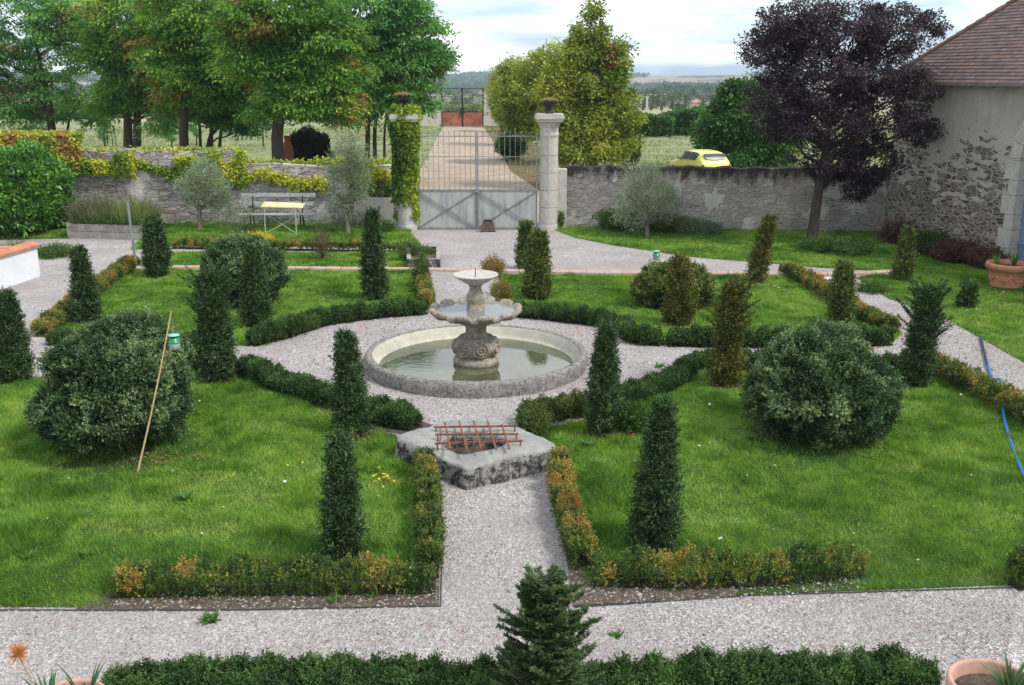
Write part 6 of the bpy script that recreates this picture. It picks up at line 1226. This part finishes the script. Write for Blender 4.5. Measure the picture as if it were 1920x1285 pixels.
m.add(V, Fc, np.repeat(col, 4, 0)); tag(m.build('gravel_stones', M['stone_bit']), 'loose pinkish grey gravel stones on the paths', kind='stuff')
# soil crumbs + fallen bits under the front hedges are part of the border; flowers
def flowers(pts, label, colr, nm='wildflowers', s_=.012, hz=.12):
    P = np.array([gp(*p) for p in pts]); r = thing(nm, P.mean(0) * (1, 1, 0), label, 'flowers'); rg = np.random.default_rng(int(pts[0][0])); h = MB(); st = MB()
    for p in P:
        z = hz * rg.uniform(.7, 1.2); a = np.arange(8) * .785 + rg.uniform(0, 1); tilt = rg.normal(0, .3, 2); c = p + (0, 0, z); k = s_ * rg.uniform(.8, 1.3)
        V = [c + (k * math.cos(q), k * math.sin(q), k * (tilt[0] * math.cos(q) + tilt[1] * math.sin(q)) + (.15 * k)) for q in a] + [c]; h.add(V, [[q, (q + 1) % 8, 8] for q in range(8)], colr); st.tube([p, c], .0025, 4, col=(.08, .16, .03), cap=False)
    h.build('flower_heads', M['leaf'], r); st.build('stalks', M['leaf'], r); return r
rg = np.random.default_rng(2)
flowers([(716 + rg.normal(0, 13), 910 + rg.normal(0, 8)) for _ in range(22)], 'patch of small yellow flowers on the lawn left of the stone slab', (.75, .55, .02), s_=.016)
flowers([(1290, 1025), (1005 + 300, 1060), (1340, 835), (1680, 880), (1750, 960), (1400, 900), (1820, 900), (1600, 1010), (1720, 1060), (1380, 985)], 'tiny white clover heads low on the right front lawn', (.66, .66, .60), s_=.012, hz=.07)
flowers([(130, 905), (240, 935), (420, 960), (380, 1010), (560, 1000), (90, 980), (300, 1040), (560, 830), (480, 800), (420, 870)], 'tiny white clover heads low on the left front lawn', (.66, .66, .60), s_=.012, hz=.07)
flowers([(540, 885), (568, 878), (450, 860), (440, 905), (655, 790)], 'a few yellow flowers scattered above the left lawn', (.75, .55, .02))
flowers([(325, 898), (590, 875), (490, 915), (535, 918), (710, 943), (372, 728), (375, 762)], 'white flower heads dotted over the left lawn', (.72, .72, .70), s_=.017)
flowers([(1300, 795), (1310, 850), (1452, 884), (1450, 1006), (1350, 1025), (1800, 755), (1870, 770), (1330, 770)], 'white flower heads dotted over the right lawn', (.72, .72, .70), s_=.02)
flowers([(1460, 548), (1470, 552), (1478, 558), (1495, 558), (1452, 545), (1456, 524), (1745, 560), (1830, 590), (1838, 595), (1812, 593), (1880, 556)], 'white flower heads on the far right lawns by the path', (.72, .72, .70), s_=.028)
flowers([(1672, 790), (1680, 800), (1660, 786), (1845, 602), (1852, 604), (1308, 466), (1610, 440)], 'yellow flowers on the right lawns', (.75, .55, .02), s_=.018)
# fallen leaves under bushes
def litter(px, py, hw, hh, n, label, seed):
    c = gp(px, py); rg = np.random.default_rng(seed); Q = np.array([gp(px + rg.normal(0, hw), py + rg.normal(0, hh)) for _ in range(n)]) + (0, 0, .05); Q[:, 2] += rg.uniform(0, .03, n); D_ = nrm(rg.normal(0, 1, (n, 3)) * (1, 1, .25)); m = MB(); leafadd(m, Q, D_, .05, .025, C(.30, .17, .09) * rg.uniform(.5, 1.4, (n, 1)), rg, .1, up=(0, 0, 1)); tag(m.build('leaf_litter', M['leaf'], None, loc=(c[0], c[1], 0)), label, kind='stuff')
litter(418, 716, 14, 4, 130, 'dead brown leaves at the foot of the feathery yew', 1); litter(665, 822, 22, 6, 160, 'dead brown leaves under the left pool yew', 2); litter(1150, 820, 22, 5, 130, 'dead leaves under the right pool yew', 3); litter(300, 866, 40, 9, 160, 'dry leaves under the largest left bush', 4); litter(1365, 727, 20, 4, 120, 'dry leaves under the golden yew', 5)

# ================================================================ HAZE
hz = MB(); hz.box((0, 1700, -32.5), (5200, 3500, 95)); ho = hz.build('haze', []); ho.data.materials.clear()
hm = bpy.data.materials.new('haze_air'); hm.use_nodes = True; nt = hm.node_tree; nt.nodes.clear(); o_ = nt.nodes.new('ShaderNodeOutputMaterial'); pv = nt.nodes.new('ShaderNodeVolumePrincipled')
pv.inputs['Color'].default_value = (.78, .88, 1.0, 1); pv.inputs['Density'].default_value = .00022; pv.inputs['Anisotropy'].default_value = .2; nt.links.new(pv.outputs[0], o_.inputs['Volume']); ho.data.materials.append(hm); tag(ho, 'thin blue haze of summer air', kind='stuff')
